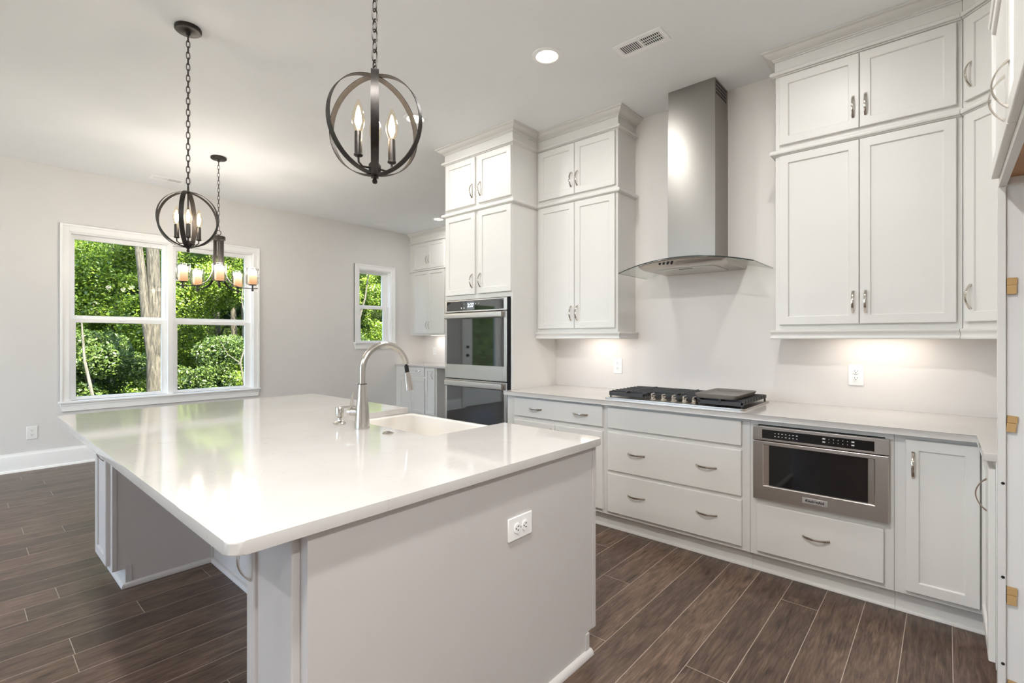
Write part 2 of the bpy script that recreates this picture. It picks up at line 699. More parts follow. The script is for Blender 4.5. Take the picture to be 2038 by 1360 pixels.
XE, YE = 4.6, 1.10             # unseen living area, added for light, right of and behind the camera
LPLAN = [(XW - 0.12, YB - 0.12), (XE + 0.12, YB - 0.12), (XE + 0.12, YE + 0.12), (XR + 0.12, YE + 0.12), (XR + 0.12, YP + 0.12), (XW - 0.12, YP + 0.12)]
struct('floor', MB().prism(LPLAN, -0.12, 0.0), M_FLOOR)
struct('ceiling', MB().prism(LPLAN, ZC, ZC + 0.14), M_CEIL)


def wall_with_holes(name, mat, axis, p0, p1, a0, a1, holes):
    """axis 'x': slab p0..p1 in x, running a0..a1 in y; holes = (y0,y1,z0,z1)."""
    mb = MB()
    us = sorted({a0, a1} | {h[0] for h in holes} | {h[1] for h in holes})
    zs = sorted({0.0, ZC} | {h[2] for h in holes} | {h[3] for h in holes})
    for u0, u1 in zip(us, us[1:]):
        run = None
        cells = []
        for z0, z1 in zip(zs, zs[1:]):
            um, zm = (u0 + u1) / 2, (z0 + z1) / 2
            solid = not any(h[0] < um < h[1] and h[2] < zm < h[3] for h in holes)
            if solid:
                if run and abs(run[1] - z0) < 1e-9:
                    run[1] = z1
                else:
                    run = [z0, z1]
                    cells.append(run)
            else:
                run = None
        for z0, z1 in cells:
            if axis == 'x':
                mb.box(p0, p1, u0, u1, z0, z1)
            else:
                mb.box(u0, u1, p0, p1, z0, z1)
    bmesh.ops.remove_doubles(mb.bm, verts=mb.bm.verts, dist=1e-5)
    return struct(name, mb, mat)


H1 = (0.80, 2.59, 0.655, 2.405)      # big window
H2 = (4.14, 4.715, 1.245, 2.375)     # small window
H3 = (-1.50, -0.38, 0.0, 2.12)       # glazed back door
H4 = (-4.3, -1.95, 0.03, 2.75)          # unseen window beside the door, added to let in daylight
wall_with_holes('wall_left', M_WALL, 'x', XW - 0.14, XW, YB, YP, [H1, H2, H3, H4])
struct('wall_back', MB().box(-3.46, XR, YK, YK + 0.12, 0, ZC), M_WALLK)
struct('wall_pantry', MB().box(XW, XR, YP, YP + 0.12, 0, ZC), M_WALLK)
struct('wall_right', MB().box(XR, XR + 0.12, YE, YP, 0, ZC), M_WALL)
struct('wall_living', MB().box(XR + 0.12, XE, YE, YE + 0.12, 0, ZC), M_WALL)
H5 = (-6.4, -2.2, 0.03, 2.75)  # unseen rear opening, put in for the daylight it lets through
wall_with_holes('wall_rear', M_WALL, 'y', YB - 0.12, YB, XW, XE, [H5])
wall_with_holes('wall_far_right', M_WALL, 'x', XE, XE + 0.12, YB, YE, [])
# short drywall return between the base cabinets and the refrigerator space
struct('wall_return', MB().box(0.1585, XR, 2.470, 2.488, 0, 1.862), M_WALL)

BASEP = [(0, 0), (0.030, 0), (0.030, 0.008), (0.026, 0.018), (0.016, 0.022), (0.016, 0.150), (0.013, 0.162), (0.008, 0.170), (0.008, 0.182), (0, 0.182)]


def baseboard(name, path):
    struct(name, MB().sweep(path, BASEP), M_TRIM, smooth=True)


baseboard('baseboard_left', [(XW, -0.28), (XW, 4.80)])
baseboard('baseboard_left_rear', [(XW, YB), (XW, -1.60)])


# ------------------------------------------------------------------ windows
def ring(mb, x0, x1, y0, y1, z0, z1, iy0, iy1, iz0, iz1, bev=0.0015):
    """A rectangular frame in the plane of the left wall."""
    mb.box(x0, x1, y0, iy0, z0, z1, bev)
    mb.box(x0, x1, iy1, y1, z0, z1, bev)
    mb.box(x0, x1, iy0, iy1, z0, iz0, bev)
    mb.box(x0, x1, iy0, iy1, iz1, z1, bev)


def casing(mb, h, w):
    y0, y1, z0, z1 = h
    # flat inner casing with a raised back band, mitre-less joints at the head
    for a, b, t in ((0.006, w, 0.018), (w - 0.022, w, 0.028), (0.0, 0.014, 0.013)):
        mb.box(XW, XW + t, y0 - b, y0 - a, z0, z1 + b, 0.002)
        mb.box(XW, XW + t, y1 + a, y1 + b, z0, z1 + b, 0.002)
        mb.box(XW, XW + t, y0 - a, y1 + a, z1 + a, z1 + b, 0.002)


def window(name, h, units, w, stool_over):
    y0, y1, z0, z1 = h
    root = bpy.data.objects.new(name, None)
    COL.objects.link(root)
    root['kind'] = 'structure'
    mb = MB()
    casing(mb, h, w)
    mb.build('casing', M_TRIM, root)
    mb = MB()
    mb.box(XW - 0.06, XW + 0.045, y0 - w - stool_over, y1 + w + stool_over, z0 - 0.022, z0 - 0.001, 0.005)
    mb.build('sill', M_TRIM, root)
    mb = MB()
    zt, zb = z0 - 0.022, z0 - 0.022 - 0.082
    mb.prism([(y0 - w, zt), (y1 + w, zt), (y1 + w - 0.02, zb), (y0 - w + 0.02, zb)], 0, 0.02, 0.002)
    for v in mb.bm.verts:
        y, z, t = v.co
        v.co = Vector((XW + t, y, z))
    mb.box(XW, XW + 0.026, y0 - w + 0.003, y1 + w - 0.003, zt - 0.026, zt, 0.004)
    mb.build('apron', M_TRIM, root)
    # jamb lining
    mb = MB()
    t = 0.012
    mb.box(XW - 0.139, XW - 0.001, y0, y0 + t, z0, z1)
    mb.box(XW - 0.139, XW - 0.001, y1 - t, y1, z0, z1)
    mb.box(XW - 0.139, XW - 0.001, y0 + t, y1 - t, z1 - t, z1)
    mb.box(XW - 0.139, XW - 0.062, y0 + t, y1 - t, z0 - 0.001, z0 + t)
    for a, b in zip(units, units[1:]):
        mb.box(XW - 0.12, XW + 0.004, a[1], b[0], z0, z1 - t, 0.002)
    mb.build('window_frame', M_TRIM, root)
    for (u0, u1, up, lo) in units:
        mb = MB()
        ring(mb, XW - 0.105, XW - 0.072, u0, u1, up[2] - 0.035, z1 - t, *up)
        mb.build('upper_sash', M_TRIM, root)
        p = MB().box(XW - 0.0905, XW - 0.0865, up[0] - 0.004, up[1] + 0.004, up[2] - 0.004, up[3] + 0.004)
        p.build('pane', M_GLASS, root)
        mb = MB()
        ring(mb, XW - 0.070, XW - 0.038, u0, u1, z0 + 0.003, lo[3] + 0.040, *lo)
        mb.box(XW - 0.038, XW - 0.028, (u0 + u1) / 2 - 0.03, (u0 + u1) / 2 + 0.03, lo[3] + 0.022, lo[3] + 0.036, 0.003)
        mb.build('lower_sash', M_TRIM, root)
        p = MB().box(XW - 0.0555, XW - 0.0515, lo[0] - 0.004, lo[1] + 0.004, lo[2] - 0.004, lo[3] + 0.004)
        p.build('pane', M_GLASS, root)
    return root


window('window_1', H1, [
    (0.812, 1.655, (0.846, 1.615, 1.545, 2.346), (0.852, 1.602, 0.690, 1.470)),
    (1.705, 2.578, (1.752, 2.518, 1.545, 2.346), (1.760, 2.508, 0.690, 1.470))], 0.080, 0.012)
window('window_2', H2, [
    (4.152, 4.703, (4.195, 4.605, 1.825, 2.322), (4.195, 4.606, 1.268, 1.768))], 0.080, 0.010)


def added_window(name, lo, hi, plane, axis):
    """Large fixed window out of view, added for its daylight."""
    root = bpy.data.objects.new(name, None)
    COL.objects.link(root)
    root['kind'] = 'structure'
    (a0, z0), (a1, z1) = lo, hi
    am = (a0 + a1) / 2
    mb, g = MB(), MB()
    for p, q in ((a0, a0 + 0.06), (a1 - 0.06, a1), (am - 0.04, am + 0.04)):
        mb.box(p, q, plane - 0.10, plane + 0.02, z0, z1)
    for p, q in ((z0, z0 + 0.06), (z1 - 0.06, z1)):
        mb.box(a0 + 0.06, am - 0.04, plane - 0.10, plane + 0.02, p, q)
        mb.box(am + 0.04, a1 - 0.06, plane - 0.10, plane + 0.02, p, q)
    g.box(a0 + 0.05, a1 - 0.05, plane - 0.05, plane - 0.045, z0 + 0.05, z1 - 0.05)
    if axis == 'x':
        for m_ in (mb, g):
            for v in m_.bm.verts:
                v.co = Vector((v.co.y, v.co.x, v.co.z))
    mb.build('window_frame', M_TRIM, root)
    g.build('pane', M_GLASS, root)


added_window('window_3', (H5[0], H5[2]), (H5[1], H5[3]), YB, 'y')
added_window('window_4', (H4[0], H4[2]), (H4[1], H4[3]), XW, 'x')

for nm_, loc_, sx_, sy_, rot_ in (('portal', (-4.3, YB - 0.13, 1.39), 4.2, 2.7, (PI / 2, 0, PI)), 
                                  ('portal', (XW - 0.15, 1.695, 1.53), 1.79, 1.75, (PI / 2, 0, PI / 2)), ('portal', (XW - 0.15, 4.43, 1.81), 0.57, 1.13, (PI / 2, 0, PI / 2)),
                                  ('portal', (XW - 0.15, -0.94, 1.06), 1.1, 2.1, (PI / 2, 0, PI / 2)), ('portal', (XW - 0.15, -3.12, 1.39), 2.35, 2.7, (PI / 2, 0, PI / 2))):
    d_ = bpy.data.lights.new(nm_, 'AREA')
    d_.shape = 'RECTANGLE'
    d_.size, d_.size_y = sx_, sy_
    d_.cycles.is_portal = True
    o_ = bpy.data.objects.new(nm_, d_)
    COL.objects.link(o_)
    o_.location = loc_
    o_.rotation_euler = rot_

# glazed back door, seen only mirrored in the oven glass
d1 = bpy.data.objects.new('door_1', None)
COL.objects.link(d1)
d1['kind'] = 'structure'
mb = MB()
y0, y1, z0, z1 = H3
for a, b, c_, d_ in ((y0, y0 + 0.03, 0, z1), (y1 - 0.03, y1, 0, z1), (y0, y1, z1 - 0.03, z1)):
    mb.box(XW - 0.14, XW, a, b, c_, d_)
for a, b, c_, d_ in ((y0 - 0.08, y0, 0, z1 + 0.08), (y1, y1 + 0.08, 0, z1 + 0.08), (y0, y1, z1, z1 + 0.08)):
    mb.box(XW, XW + 0.02, a, b, c_, d_, 0.002)
mb.build('door_frame', M_TRIM, d1)
mb = MB()
ring(mb, XW - 0.09, XW - 0.045, y0 + 0.03, y1 - 0.03, 0.01, z1 - 0.03, y0 + 0.24, y1 - 0.24, 0.35, 1.95)
mb.build('door_leaf', M_TRIM, d1)
MB().box(XW - 0.07, XW - 0.065, y0 + 0.235, y1 - 0.235, 0.345, 1.955).build('pane', M_GLASS, d1)
mb = MB()
for z, r in ((0.98, 0.032), (1.14, 0.026)):
    mb.cyl((XW - 0.045, y1 - 0.11, z), (XW - 0.035, y1 - 0.11, z), r)
    mb.lathe([(0, 0), (r * 0.6, 0.004), (r * 0.85, 0.02), (r * 0.6, 0.035), (0, 0.04)], (0, 0, 0), 16)
    for v in mb.bm.verts:
        if abs(v.co.x) < 0.1:
            v.co = Vector((XW - 0.035 + v.co.z, y1 - 0.11 + v.co.x, z + v.co.y))
mb.build('door_knob', M_BRONZE, d1)

# ------------------------------------------------------------------ outside ground and wooded bank
mb = MB()
xs = [-6.95, -9, -12, -16, -19, -22, -25, -29, -34]
zs_ = [0, 0, -0.05, 0.1, 1.2, 4.0, 8.0, 12.0, 15.0]
ys = np.linspace(-22, 26, 33)
g = []
for i, x in enumerate(xs):
    g.append([mb.bm.verts.new((x, y, GND + zs_[i] + (0.15 * math.sin(y * 1.3 + i * 2.1) * (i > 1)))) for y in ys])
for a, b in zip(g, g[1:]):
    for k in range(len(ys) - 1):
        mb.bm.faces.new((a[k], a[k + 1], b[k + 1], b[k]))
o = mb.build('ground_outside', M_GROUND)
tag(o, kind='structure')
o = MB().prism([(XW - 0.15, -25), (25, -25), (25, 20), (XE + 0.13, 20), (XE + 0.13, YB - 0.13), (XW - 0.15, YB - 0.13)], GND - 0.1, GND).build('ground_rear', M_BOUNCE, smooth=False)
tag(o, kind='structure')

# ================================================================== CABINETS
def make_handle_mesh():
    """Arched bar pull with wedge feet; length along z, mounted on y=0, bowing to -y."""
    bm = bmesh.new()
    L, P, N = 0.124, 0.030, 22
    rows = []
    for i in range(N + 1):
        t = i / N
        z = (t - 0.5) * L
        s = 2 * t - 1
        yo = -P * (1 - s * s) - 0.004
        end = max(0.0, (abs(s) - 0.80) / 0.20)
        yi = min(0.0, yo + 0.0042 + end * 0.020)
        if end > 0.35:
            yi = 0.0
        w = 0.0056
        rows.append([bm.verts.new((x, y, z)) for x, y in ((-w, yo + 0.0008), (-w * 0.6, yo), (w * 0.6, yo), (w, yo + 0.0008), (w, yi), (-w, yi))])
    for a, b in zip(rows, rows[1:]):
        for k in range(6):
            l = (k + 1) % 6
            bm.faces.new((a[k], a[l], b[l], b[k]))
    bm.faces.new(rows[0])
    bm.faces.new(list(reversed(rows[-1])))
    bmesh.ops.recalc_face_normals(bm, faces=bm.faces)
    me = bpy.data.meshes.new('handle')
    bm.to_mesh(me)
    bm.free()
    me.polygons.foreach_set('use_smooth', [True] * len(me.polygons))
    me.set_sharp_from_angle(angle=math.radians(38))
    me.materials.append(M_HANDLE)
    return me


HANDLE = make_handle_mesh()


def panel_mesh(name, w, h, t, frame, mat, depth=0.009):
    """Shaker door (frame > 0) or slab drawer front; x 0..w, z 0..h, front at y=0."""
    bm = bmesh.new()
    r = 0.0022

    def rect(x0, x1, z0, z1, y):
        return [bm.verts.new((x, y, z)) for x, z in ((x0, z0), (x1, z0), (x1, z1), (x0, z1))]

    def bridge(a, b):
        for k in range(4):
            l = (k + 1) % 4
            bm.faces.new((a[k], a[l], b[l], b[k]))
    back = rect(0, w, 0, h, t)
    s1 = rect(0, w, 0, h, r * 1.6)
    s2 = rect(r * 0.5, w - r * 0.5, r * 0.5, h - r * 0.5, r * 0.5)
    f = rect(r * 1.6, w - r * 1.6, r * 1.6, h - r * 1.6, 0)
    bm.faces.new(back)
    bridge(back, s1)
    bridge(s1, s2)
    bridge(s2, f)
    if frame:
        a = rect(frame, w - frame, frame, h - frame, 0)
        b = rect(frame + 0.003, w - frame - 0.003, frame + 0.003, h - frame - 0.003, 0.003)
        c = rect(frame + 0.0045, w - frame - 0.0045, frame + 0.0045, h - frame - 0.0045, depth)
        bridge(f, a)
        bridge(a, b)
        bridge(b, c)
        bm.faces.new(c)
    else:
        bm.faces.new(f)
    bmesh.ops.recalc_face_normals(bm, faces=bm.faces)
    me = bpy.data.meshes.new(name)
    bm.to_mesh(me)
    bm.free()
    me.materials.append(mat)
    return me


class Cab:
    """A cabinet in its own frame: x across the front, y to the back (front face y=0), z from the floor."""

    def __init__(self, name, label, loc, base_z, rz=0.0, mat=None, cat='cabinet', group=None):
        self.t = thing(name, label, cat, (loc[0], loc[1], base_z), rz, group)
        self.b = base_z
        self.m = mat or M_CAB

    def part(self, mb, name, mat=None, smooth=True):
        return mb.build(name, mat or self.m, self.t, (0, 0, -self.b), smooth=smooth)

    def body(self, x0, x1, d, z0, z1, bev=0.0015):
        return self.part(MB().box(x0, x1, 0, d, z0, z1, bev), 'body')

    def door(self, x0, x1, z0, z1, handle=None, frame=0.047, name='door', t=0.020):
        """handle: list of (x, z, 'v'|'h') in cabinet coordinates."""
        o = put(panel_mesh(name, x1 - x0, z1 - z0, t - 0.0006, frame, self.m), name, self.t, (x0, -t, z0 - self.b))
        for hx, hz, hd in (handle or []):
            put(HANDLE, 'handle', o, (hx - x0, 0, hz - z0), (0, 0 if hd == 'v' else PI / 2, 0))
        return o

    def drawer(self, x0, x1, z0, z1, handle=None):
        return self.door(x0, x1, z0, z1, handle, 0, 'drawer')

    def crown(self, path, name='crown_moulding', **kw):
        prof = [(-0.0008, 2.925), (0.004, 2.925), (0.004, 2.990), (0.010, 2.991), (0.010, 2.999), (0.016, 3.000), (0.016, 3.007), (0.021, 3.009), (0.030, 3.012), (0.041, 3.018), (0.050, 3.026), (0.055, 3.034), (0.0585, 3.035), (0.0585, 3.038), (0.066, 3.039), (0.068, 3.042), (0.068, 3.0495), (-0.0008, 3.0495)]
        mb = MB().sweep(path, prof, **kw)
        mb.hard = True
        return self.part(mb, name)

    def bead(self, path, z0, z1, out=0.028, name='bead_moulding', **kw):
        h = z1 - z0
        prof = [(0, z0), (out * 0.35, z0), (out * 0.45, z0 + h * 0.15), (out * 0.85, z0 + h * 0.2), (out, z0 + h * 0.4), (out, z0 + h * 0.62), (out * 0.9, z0 + h * 0.85), (out * 0.72, z1), (0, z1)]
        return self.part(MB().sweep(path, prof, **kw), name)

    def light_rail(self, path, **kw):
        prof = [(-0.0008, 1.299), (0.022, 1.299), (0.026, 1.302), (0.026, 1.309), (0.021, 1.312), (0.019, 1.318), (0.022, 1.332), (0.028, 1.338), (0.030, 1.341), (0.030, 1.348), (0.024, 1.352), (-0.0008, 1.352)]
        return self.part(MB().sweep(path, prof, **kw), 'light_rail')


SHOE = [(0, 0), (0.016, 0), (0.0155, 0.006), (0.012, 0.013), (0.006, 0.017), (0, 0.018)]

UF, UB = 3.34, YK          # upper cabinet front / back
UD = UB - UF - 0.0005


def upper(c, x0, x1, mids, has_left, has_right, door_l, door_r, **kw):
    """Stacked wall cabinet: two tall doors, two short doors above, crown, beads, light rail."""
    c.body(x0, x1, UD, 1.352, 2.95)
    m0, m1 = mids
    for z0, z1, hz in ((1.384, 2.408, 1.507), (2.474, 2.887, 2.594)):
        c.door(door_l, m0, z0, z1, [(m0 - 0.027, hz, 'v')])
        c.door(m1, door_r, z0, z1, [(m1 + 0.027, hz, 'v')])
    lx = [(x0, UD), (x0, 0)] if has_left else [(x0, 0)]
    rx = [(x1, 0), (x1, UD)] if has_right else [(x1, 0)]
    path = lx + rx
    c.crown(path, **kw)
    c.bead(path, 2.897, 2.926, **kw)
    c.bead(path, 2.414, 2.446, **kw)
    if kw.get('pre'):          # the rail dies square into the tall cabinet
        kw = {}
    c.light_rail(path, **kw)
    # recessed underside
    c.part(MB().box(x0 + 0.015, x1 - 0.015, 0.012, UD - 0.002, 1.345, 1.3519), 'bottom_panel')


c = Cab('upper_cabinet', 'stacked white upper cabinet between the double oven tower and the range hood', (0, UF), 1.299, group=None)
upper(c, -2.653, -1.872, (-2.260, -2.255), False, True, -2.624, -1.890, pre=(-2.653, -1.0))
c = Cab('upper_cabinet', 'wide stacked white upper cabinet to the right of the range hood, above the microwave drawer', (0, UF), 1.299)
upper(c, -0.787, 0.060, (-0.3645, -0.3615), True, False, -0.763, 0.038, post=(0.060 + 0.7071, -0.7071))

# diagonal corner cabinet
DG = math.radians(-45)
DW = 0.47
c = Cab('corner_upper_cabinet', 'angled white corner upper cabinet with single narrow doors beside the refrigerator panel', (0.062, UF), 1.299, DG)
poly = [(0.0, 0.0), (DW, 0.0)]
p0 = Vector((0.062, UF))
ux, uy = Vector((math.cos(DG), math.sin(DG))), Vector((-math.sin(DG), math.cos(DG)))


def to_loc(x, y):
    d = Vector((x, y)) - p0
    return (d.dot(ux), d.dot(uy))


poly = [(0, 0), (DW, 0), to_loc(XR - 0.001, UF + DW * -0.7071), to_loc(XR - 0.001, YK - 0.001), to_loc(0.062, YK - 0.001)]
c.part(MB().prism(poly, 1.352, 2.95, 0.001), 'body')
for z0, z1, hz in ((1.384, 2.408, 1.507), (2.474, 2.887, 2.594)):
    c.door(0.022, DW - 0.025, z0, z1, [(0.022 + 0.036, hz, 'v')])
path = [(0.0, 0), (DW, 0)]
pv = to_loc(-1.0, UF)
c.crown(path, pre=pv)
c.bead(path, 2.897, 2.926, pre=pv)
c.bead(path, 2.414, 2.446, pre=pv)
c.light_rail(path, pre=pv)

# ---- oven tower
TF = 3.02
c = Cab('oven_tower_cabinet', 'tall white cabinet housing the built-in double oven', (0, TF), 0.0)
TD = YK - TF - 0.0005
TX0, TX1 = -3.485, -2.655
mb = MB()
mb.box(TX0, TX1, 0, TD, 1.648, 2.95, 0.0015)
mb.box(TX0, TX0 + 0.019, 0, TD, 0.10, 1.648)
mb.box(TX1 - 0.019, TX1, 0, TD, 0.10, 1.648)
mb.box(TX0 + 0.019, TX1 - 0.019, 0, TD, 0.10, 0.33)
mb.box(TX0 + 0.019, TX1 - 0.019, TD - 0.02, TD, 0.33, 1.648)
c.part(mb, 'body')
c.part(MB().box(TX0 + 0.002, TX1 - 0.002, 0.055, TD, 0.0, 0.1), 'toe_kick')
for z0, z1, hz in ((1.690, 2.405, 1.805), (2.474, 2.885, 2.592)):
    c.door(-3.464, -3.080, z0, z1, [(-3.080 - 0.030, hz, 'v')])
    c.door(-3.038, -2.658 - 0.002, z0, z1, [(-3.038 + 0.030, hz, 'v')])
c.drawer(-3.464, -2.660, 0.125, 0.320, [(-3.06, 0.245, 'h')])
path = [(TX0, TD), (TX0, 0), (TX1, 0), (TX1, UF - TF)]
pv = (TX1 + 1.0, UF - TF)
c.crown(path, post=pv)
c.bead(path, 2.897, 2.926, post=pv)
c.bead(path, 2.412, 2.444, post=pv)

# ---- base run on the cooktop wall
BF = 2.955
BD = YK - BF - 0.0005
ZB0, ZB1 = 0.103, 0.855


def toe(c, x0, x1, d, y=0.052, shoe_path=None):
    c.part(MB().box(x0, x1, y, d, 0, ZB0), 'toe_kick')
    c.part(MB().sweep(shoe_path or [(x0, y), (x1, y)], SHOE), 'shoe_moulding')


c = Cab('base_cabinet', 'white base cabinet with one wide drawer over two doors, left of the cooktop drawers', (0, BF), 0.0)
c.body(-2.600, -1.7605, BD, ZB0, ZB1)
toe(c, -2.600, -1.7605, BD)
c.drawer(-2.568, -1.764 - 0.002, 0.697, 0.838, [(-2.349, 0.766, 'h'), (-1.942, 0.768, 'h')])
c.door(-2.568, -2.1695, 0.133, 0.664, [(-2.20, 0.57, 'v')])
c.door(-2.1665, -1.766, 0.133, 0.664, [(-2.137, 0.57, 'v')])
c.part(MB().box(-2.654, -2.6005, 0, 0.02, 0.103, ZB1), 'filler_strip')

c = Cab('drawer_base_cabinet', 'white drawer base under the gas cooktop, false front over two deep drawers', (0, BF), 0.0)
c.body(-1.7595, -0.8255, BD, ZB0, ZB1)
toe(c, -1.7595, -0.8255, BD)
c.door(-1.726, -0.868, 0.697, 0.836, None, 0, 'false_front')
c.drawer(-1.726, -0.868, 0.412, 0.671, [(-1.512, 0.546, 'h'), (-1.062, 0.549, 'h')])
c.drawer(-1.726, -0.866, 0.130, 0.392, [(-1.512, 0.271, 'h'), (-1.060, 0.272, 'h')])

c = Cab('microwave_base_cabinet', 'white base cabinet around the stainless microwave drawer, one drawer below it', (0, BF), 0.0)
mb = MB()
mb.box(-0.8245, -0.785, 0, BD, ZB0, ZB1, 0.001)
mb.box(-0.221, -0.1865, 0, BD, ZB0, ZB1, 0.001)
mb.box(-0.785, -0.221, 0, BD, ZB0, 0.420)
mb.box(-0.785, -0.221, 0, BD, 0.828, ZB1)
mb.box(-0.785, -0.221, BD - 0.02, BD, 0.420, 0.828)
c.part(mb, 'body')
toe(c, -0.8245, -0.1865, BD)
c.drawer(-0.787, -0.225, 0.130, 0.391, [(-0.504, 0.272, 'h')])

c = Cab('corner_base_cabinet', 'white base cabinet with a single tall door between the microwave drawer and the corner', (0, BF), 0.0)
c.body(-0.1855, 0.1335, BD, ZB0, ZB1)
toe(c, -0.1855, 0.185, BD)
c.door(-0.144, 0.1095, 0.126, 0.833, [(-0.116, 0.717, 'v')])

c = Cab('return_base_cabinet', 'narrow white base cabinet turned along the right wall next to the refrigerator panel', (0.134, 2.953), 0.0, -PI / 2)
RW = 2.953 - 2.490
c.body(0.0, RW, XR - 0.134 - 0.001, ZB0, ZB1)
toe(c, 0.0, RW, XR - 0.135)
c.door(0.022, RW - 0.008, 0.126, 0.826, [(RW - 0.070, 0.717, 'v')])

# ---- cabinet over the refrigerator space (deep, facing left)
OFX = 0.139
OY0, OY1 = 1.22, 2.462
c = Cab('refrigerator_top_cabinet', 'deep white cabinet hung above the empty refrigerator space at the right edge', (OFX, OY1), 1.840, -PI / 2)
OW = OY1 - OY0
OD = XR - OFX - 0.001
mb = MB()
mb.box(0, OW, 0, OD, 1.872, 2.95)
mb.box(0, OW, 0, 0.020, 1.840, 1.872)
mb.box(0, 0.018, 0.020, OD, 1.840, 1.872)
mb.box(OW - 0.018, OW, 0.020, OD, 1.840, 1.872)
c.part(mb, 'body')
c.part(MB().box(0.0182, OW - 0.0182, 0.0202, OD - 0.002, 1.866, 1.8718), 'plywood_bottom', M_PLY)
sp = OY1 - 1.838
for z0, z1, hz in ((1.868, 2.408, 1.955), (2.474, 2.887, 2.565)):
    c.door(0.018, sp - 0.002, z0, z1, [(sp - 0.052, hz, 'v')])
    c.door(sp + 0.002, OW - 0.018, z0, z1, [(sp + 0.052, hz, 'v')])
path = [(0.0, OD - 0.2), (0.0, 0), (OW, 0)]
c.crown(path)
c.bead(path, 2.897, 2.926, 0.026)
c.bead(path, 2.414, 2.446, 0.026)

# ---- pantry cabinets beyond the oven tower
c = Cab('pantry_upper_cabinet', 'stacked white upper cabinet in the far corner beyond the oven tower', (0, 5.11), 1.352)
PX0, PX1 = XW + 0.0005, -5.80
PD = YP - 5.11 - 0.0005
c.body(PX0, PX1, PD, 1.365, 2.95)
for z0, z1, hz in ((1.384, 2.400, 1.517), (2.440, 2.860, 2.585)):
    c.door(-6.700, -6.305, z0, z1, [(-6.335, hz, 'v')])
    c.door(-6.302, -5.905, z0, z1, [(-6.272, hz, 'v')])
path = [(PX0, 0), (PX1, 0), (PX1, PD)]
c.crown(path)
c.bead(path, 2.872, 2.900)
c.bead(path, 2.404, 2.432)
c.part(MB().sweep(path, [(-0.012, 1.352), (0.010, 1.352), (0.012, 1.365), (-0.012, 1.365)]), 'light_rail')

c = Cab('pantry_base_cabinet', 'white base cabinet in the far corner under the window-side counter', (0, 4.83), 0.0)
PBD = YP - 4.83 - 0.0005
c.body(PX0, -5.775, PBD, ZB0, ZB1)
c.part(MB().box(PX0, -5.785, 0.06, PBD, 0, ZB0), 'toe_kick')
c.drawer(-6.690, -6.050, 0.712, 0.850, [(-6.20, 0.793, 'h')])
c.door(-6.690, -6.372, 0.133, 0.680, [(-6.402, 0.572, 'v')])
c.door(-6.368, -6.050, 0.133, 0.680, [(-6.338, 0.572, 'v')])
c.door(-6.028, -5.800, 0.133, 0.850, [(-5.838, 0.742, 'v')])

# ================================================================== COUNTERTOPS
ZT = 0.885


def rounded(poly, radii, seg=6):
    out = []
    n = len(poly)
    for i in range(n):
        p, a, b = Vector(poly[i]), Vector(poly[i - 1]), Vector(poly[(i + 1) % n])
        r = radii[i]
        if r <= 0:
            out.append(tuple(p))
            continue
        d0, d1 = (a - p).normalized(), (b - p).normalized()
        ang = d0.angle(d1)
        L = r / math.tan(ang / 2)
        c0 = p + (d0 + d1).normalized() * (r / math.sin(ang / 2))
        s, e = p + d0 * L - c0, p + d1 * L - c0
        a0, a1 = math.atan2(s.y, s.x), math.atan2(e.y, e.x)
        da = (a1 - a0 + PI) % (2 * PI) - PI
        for k in range(seg + 1):
            t = a0 + da * k / seg
            out.append((c0.x + r * math.cos(t), c0.y + r * math.sin(t)))
    return out


top = MB().prism(rounded([(-2.654, YK - 0.001), (-2.654, 2.906), (0.101, 2.906), (0.101, 2.4905), (XR - 0.001, 2.4905), (XR - 0.001, YK - 0.001)],
                         [0, 0.002, 0.0, 0.004, 0, 0]), ZB1 + 0.0003, ZT, 0.004)
o = top.build('countertop', M_QUARTZ)
tag(o, 'white quartz countertop running under the cooktop and round the right-hand corner', 'countertop')
top = MB().prism([(PX0, YP - 0.001), (PX0, 4.80), (-5.0, 4.80), (-5.0, YP - 0.001)], ZB1 + 0.0003, ZT, 0.003)
o = top.build('countertop', M_QUARTZ)
tag(o, 'small quartz counter in the far corner beyond the oven tower', 'countertop')

# island top with the apron-sink notch on the far side
IX0, IX1, IY0, IY1 = -3.600, -1.084, 0.368, 1.808
SX0, SX1, SY0 = -2.424, -1.645, 1.345
top = MB().prism(rounded([(IX0, IY0), (IX1, IY0), (IX1, IY1), (SX1, IY1), (SX1, SY0), (SX0, SY0), (SX0, IY1), (IX0, IY1)],
                         [0.030, 0.030, 0.025, 0.004, 0.030, 0.030, 0.004, 0.025]), ZB1 + 0.0003, ZT, 0.0035)
o = top.build('island_countertop', M_QUARTZ)
tag(o, 'large white quartz island top with a notch for the apron sink', 'countertop')

# ================================================================== ISLAND
isl = thing('kitchen_island', 'grey painted kitchen island with cabinet piers flanking a knee space', 'island', (-2.34, 1.1, 0))


def ipart(mb, name, mat=M_ISL, parent=None, smooth=True):
    return mb.build(name, mat, parent or isl, (2.34, -1.1, 0), smooth=smooth)


PRX0, PRX1 = -1.445, -1.108      # right pier
PLX0, PLX1 = -3.570, -3.225      # left pier
PFY = 0.542                      # pier fronts
BKY = 1.010                      # back panel of the knee space
FARY = 1.785
ISZ = ZB1
mb = MB()
mb.prism([(PLX0, PFY), (PLX1, PFY), (PLX1, BKY), (PRX0, BKY), (PRX0, PFY), (PRX1, PFY), (PRX1, FARY), (SX1 - 0.0005, FARY), (SX1 - 0.0005, SY0 - 0.032), (SX0 + 0.0005, SY0 - 0.032), (SX0 + 0.0005, FARY), (PLX0, FARY)], 0.095, ISZ)
mb.box(SX0 + 0.0005, SX1 - 0.0005, SY0 - 0.032, FARY, 0.095, 0.60)
ipart(mb, 'body', smooth=False)
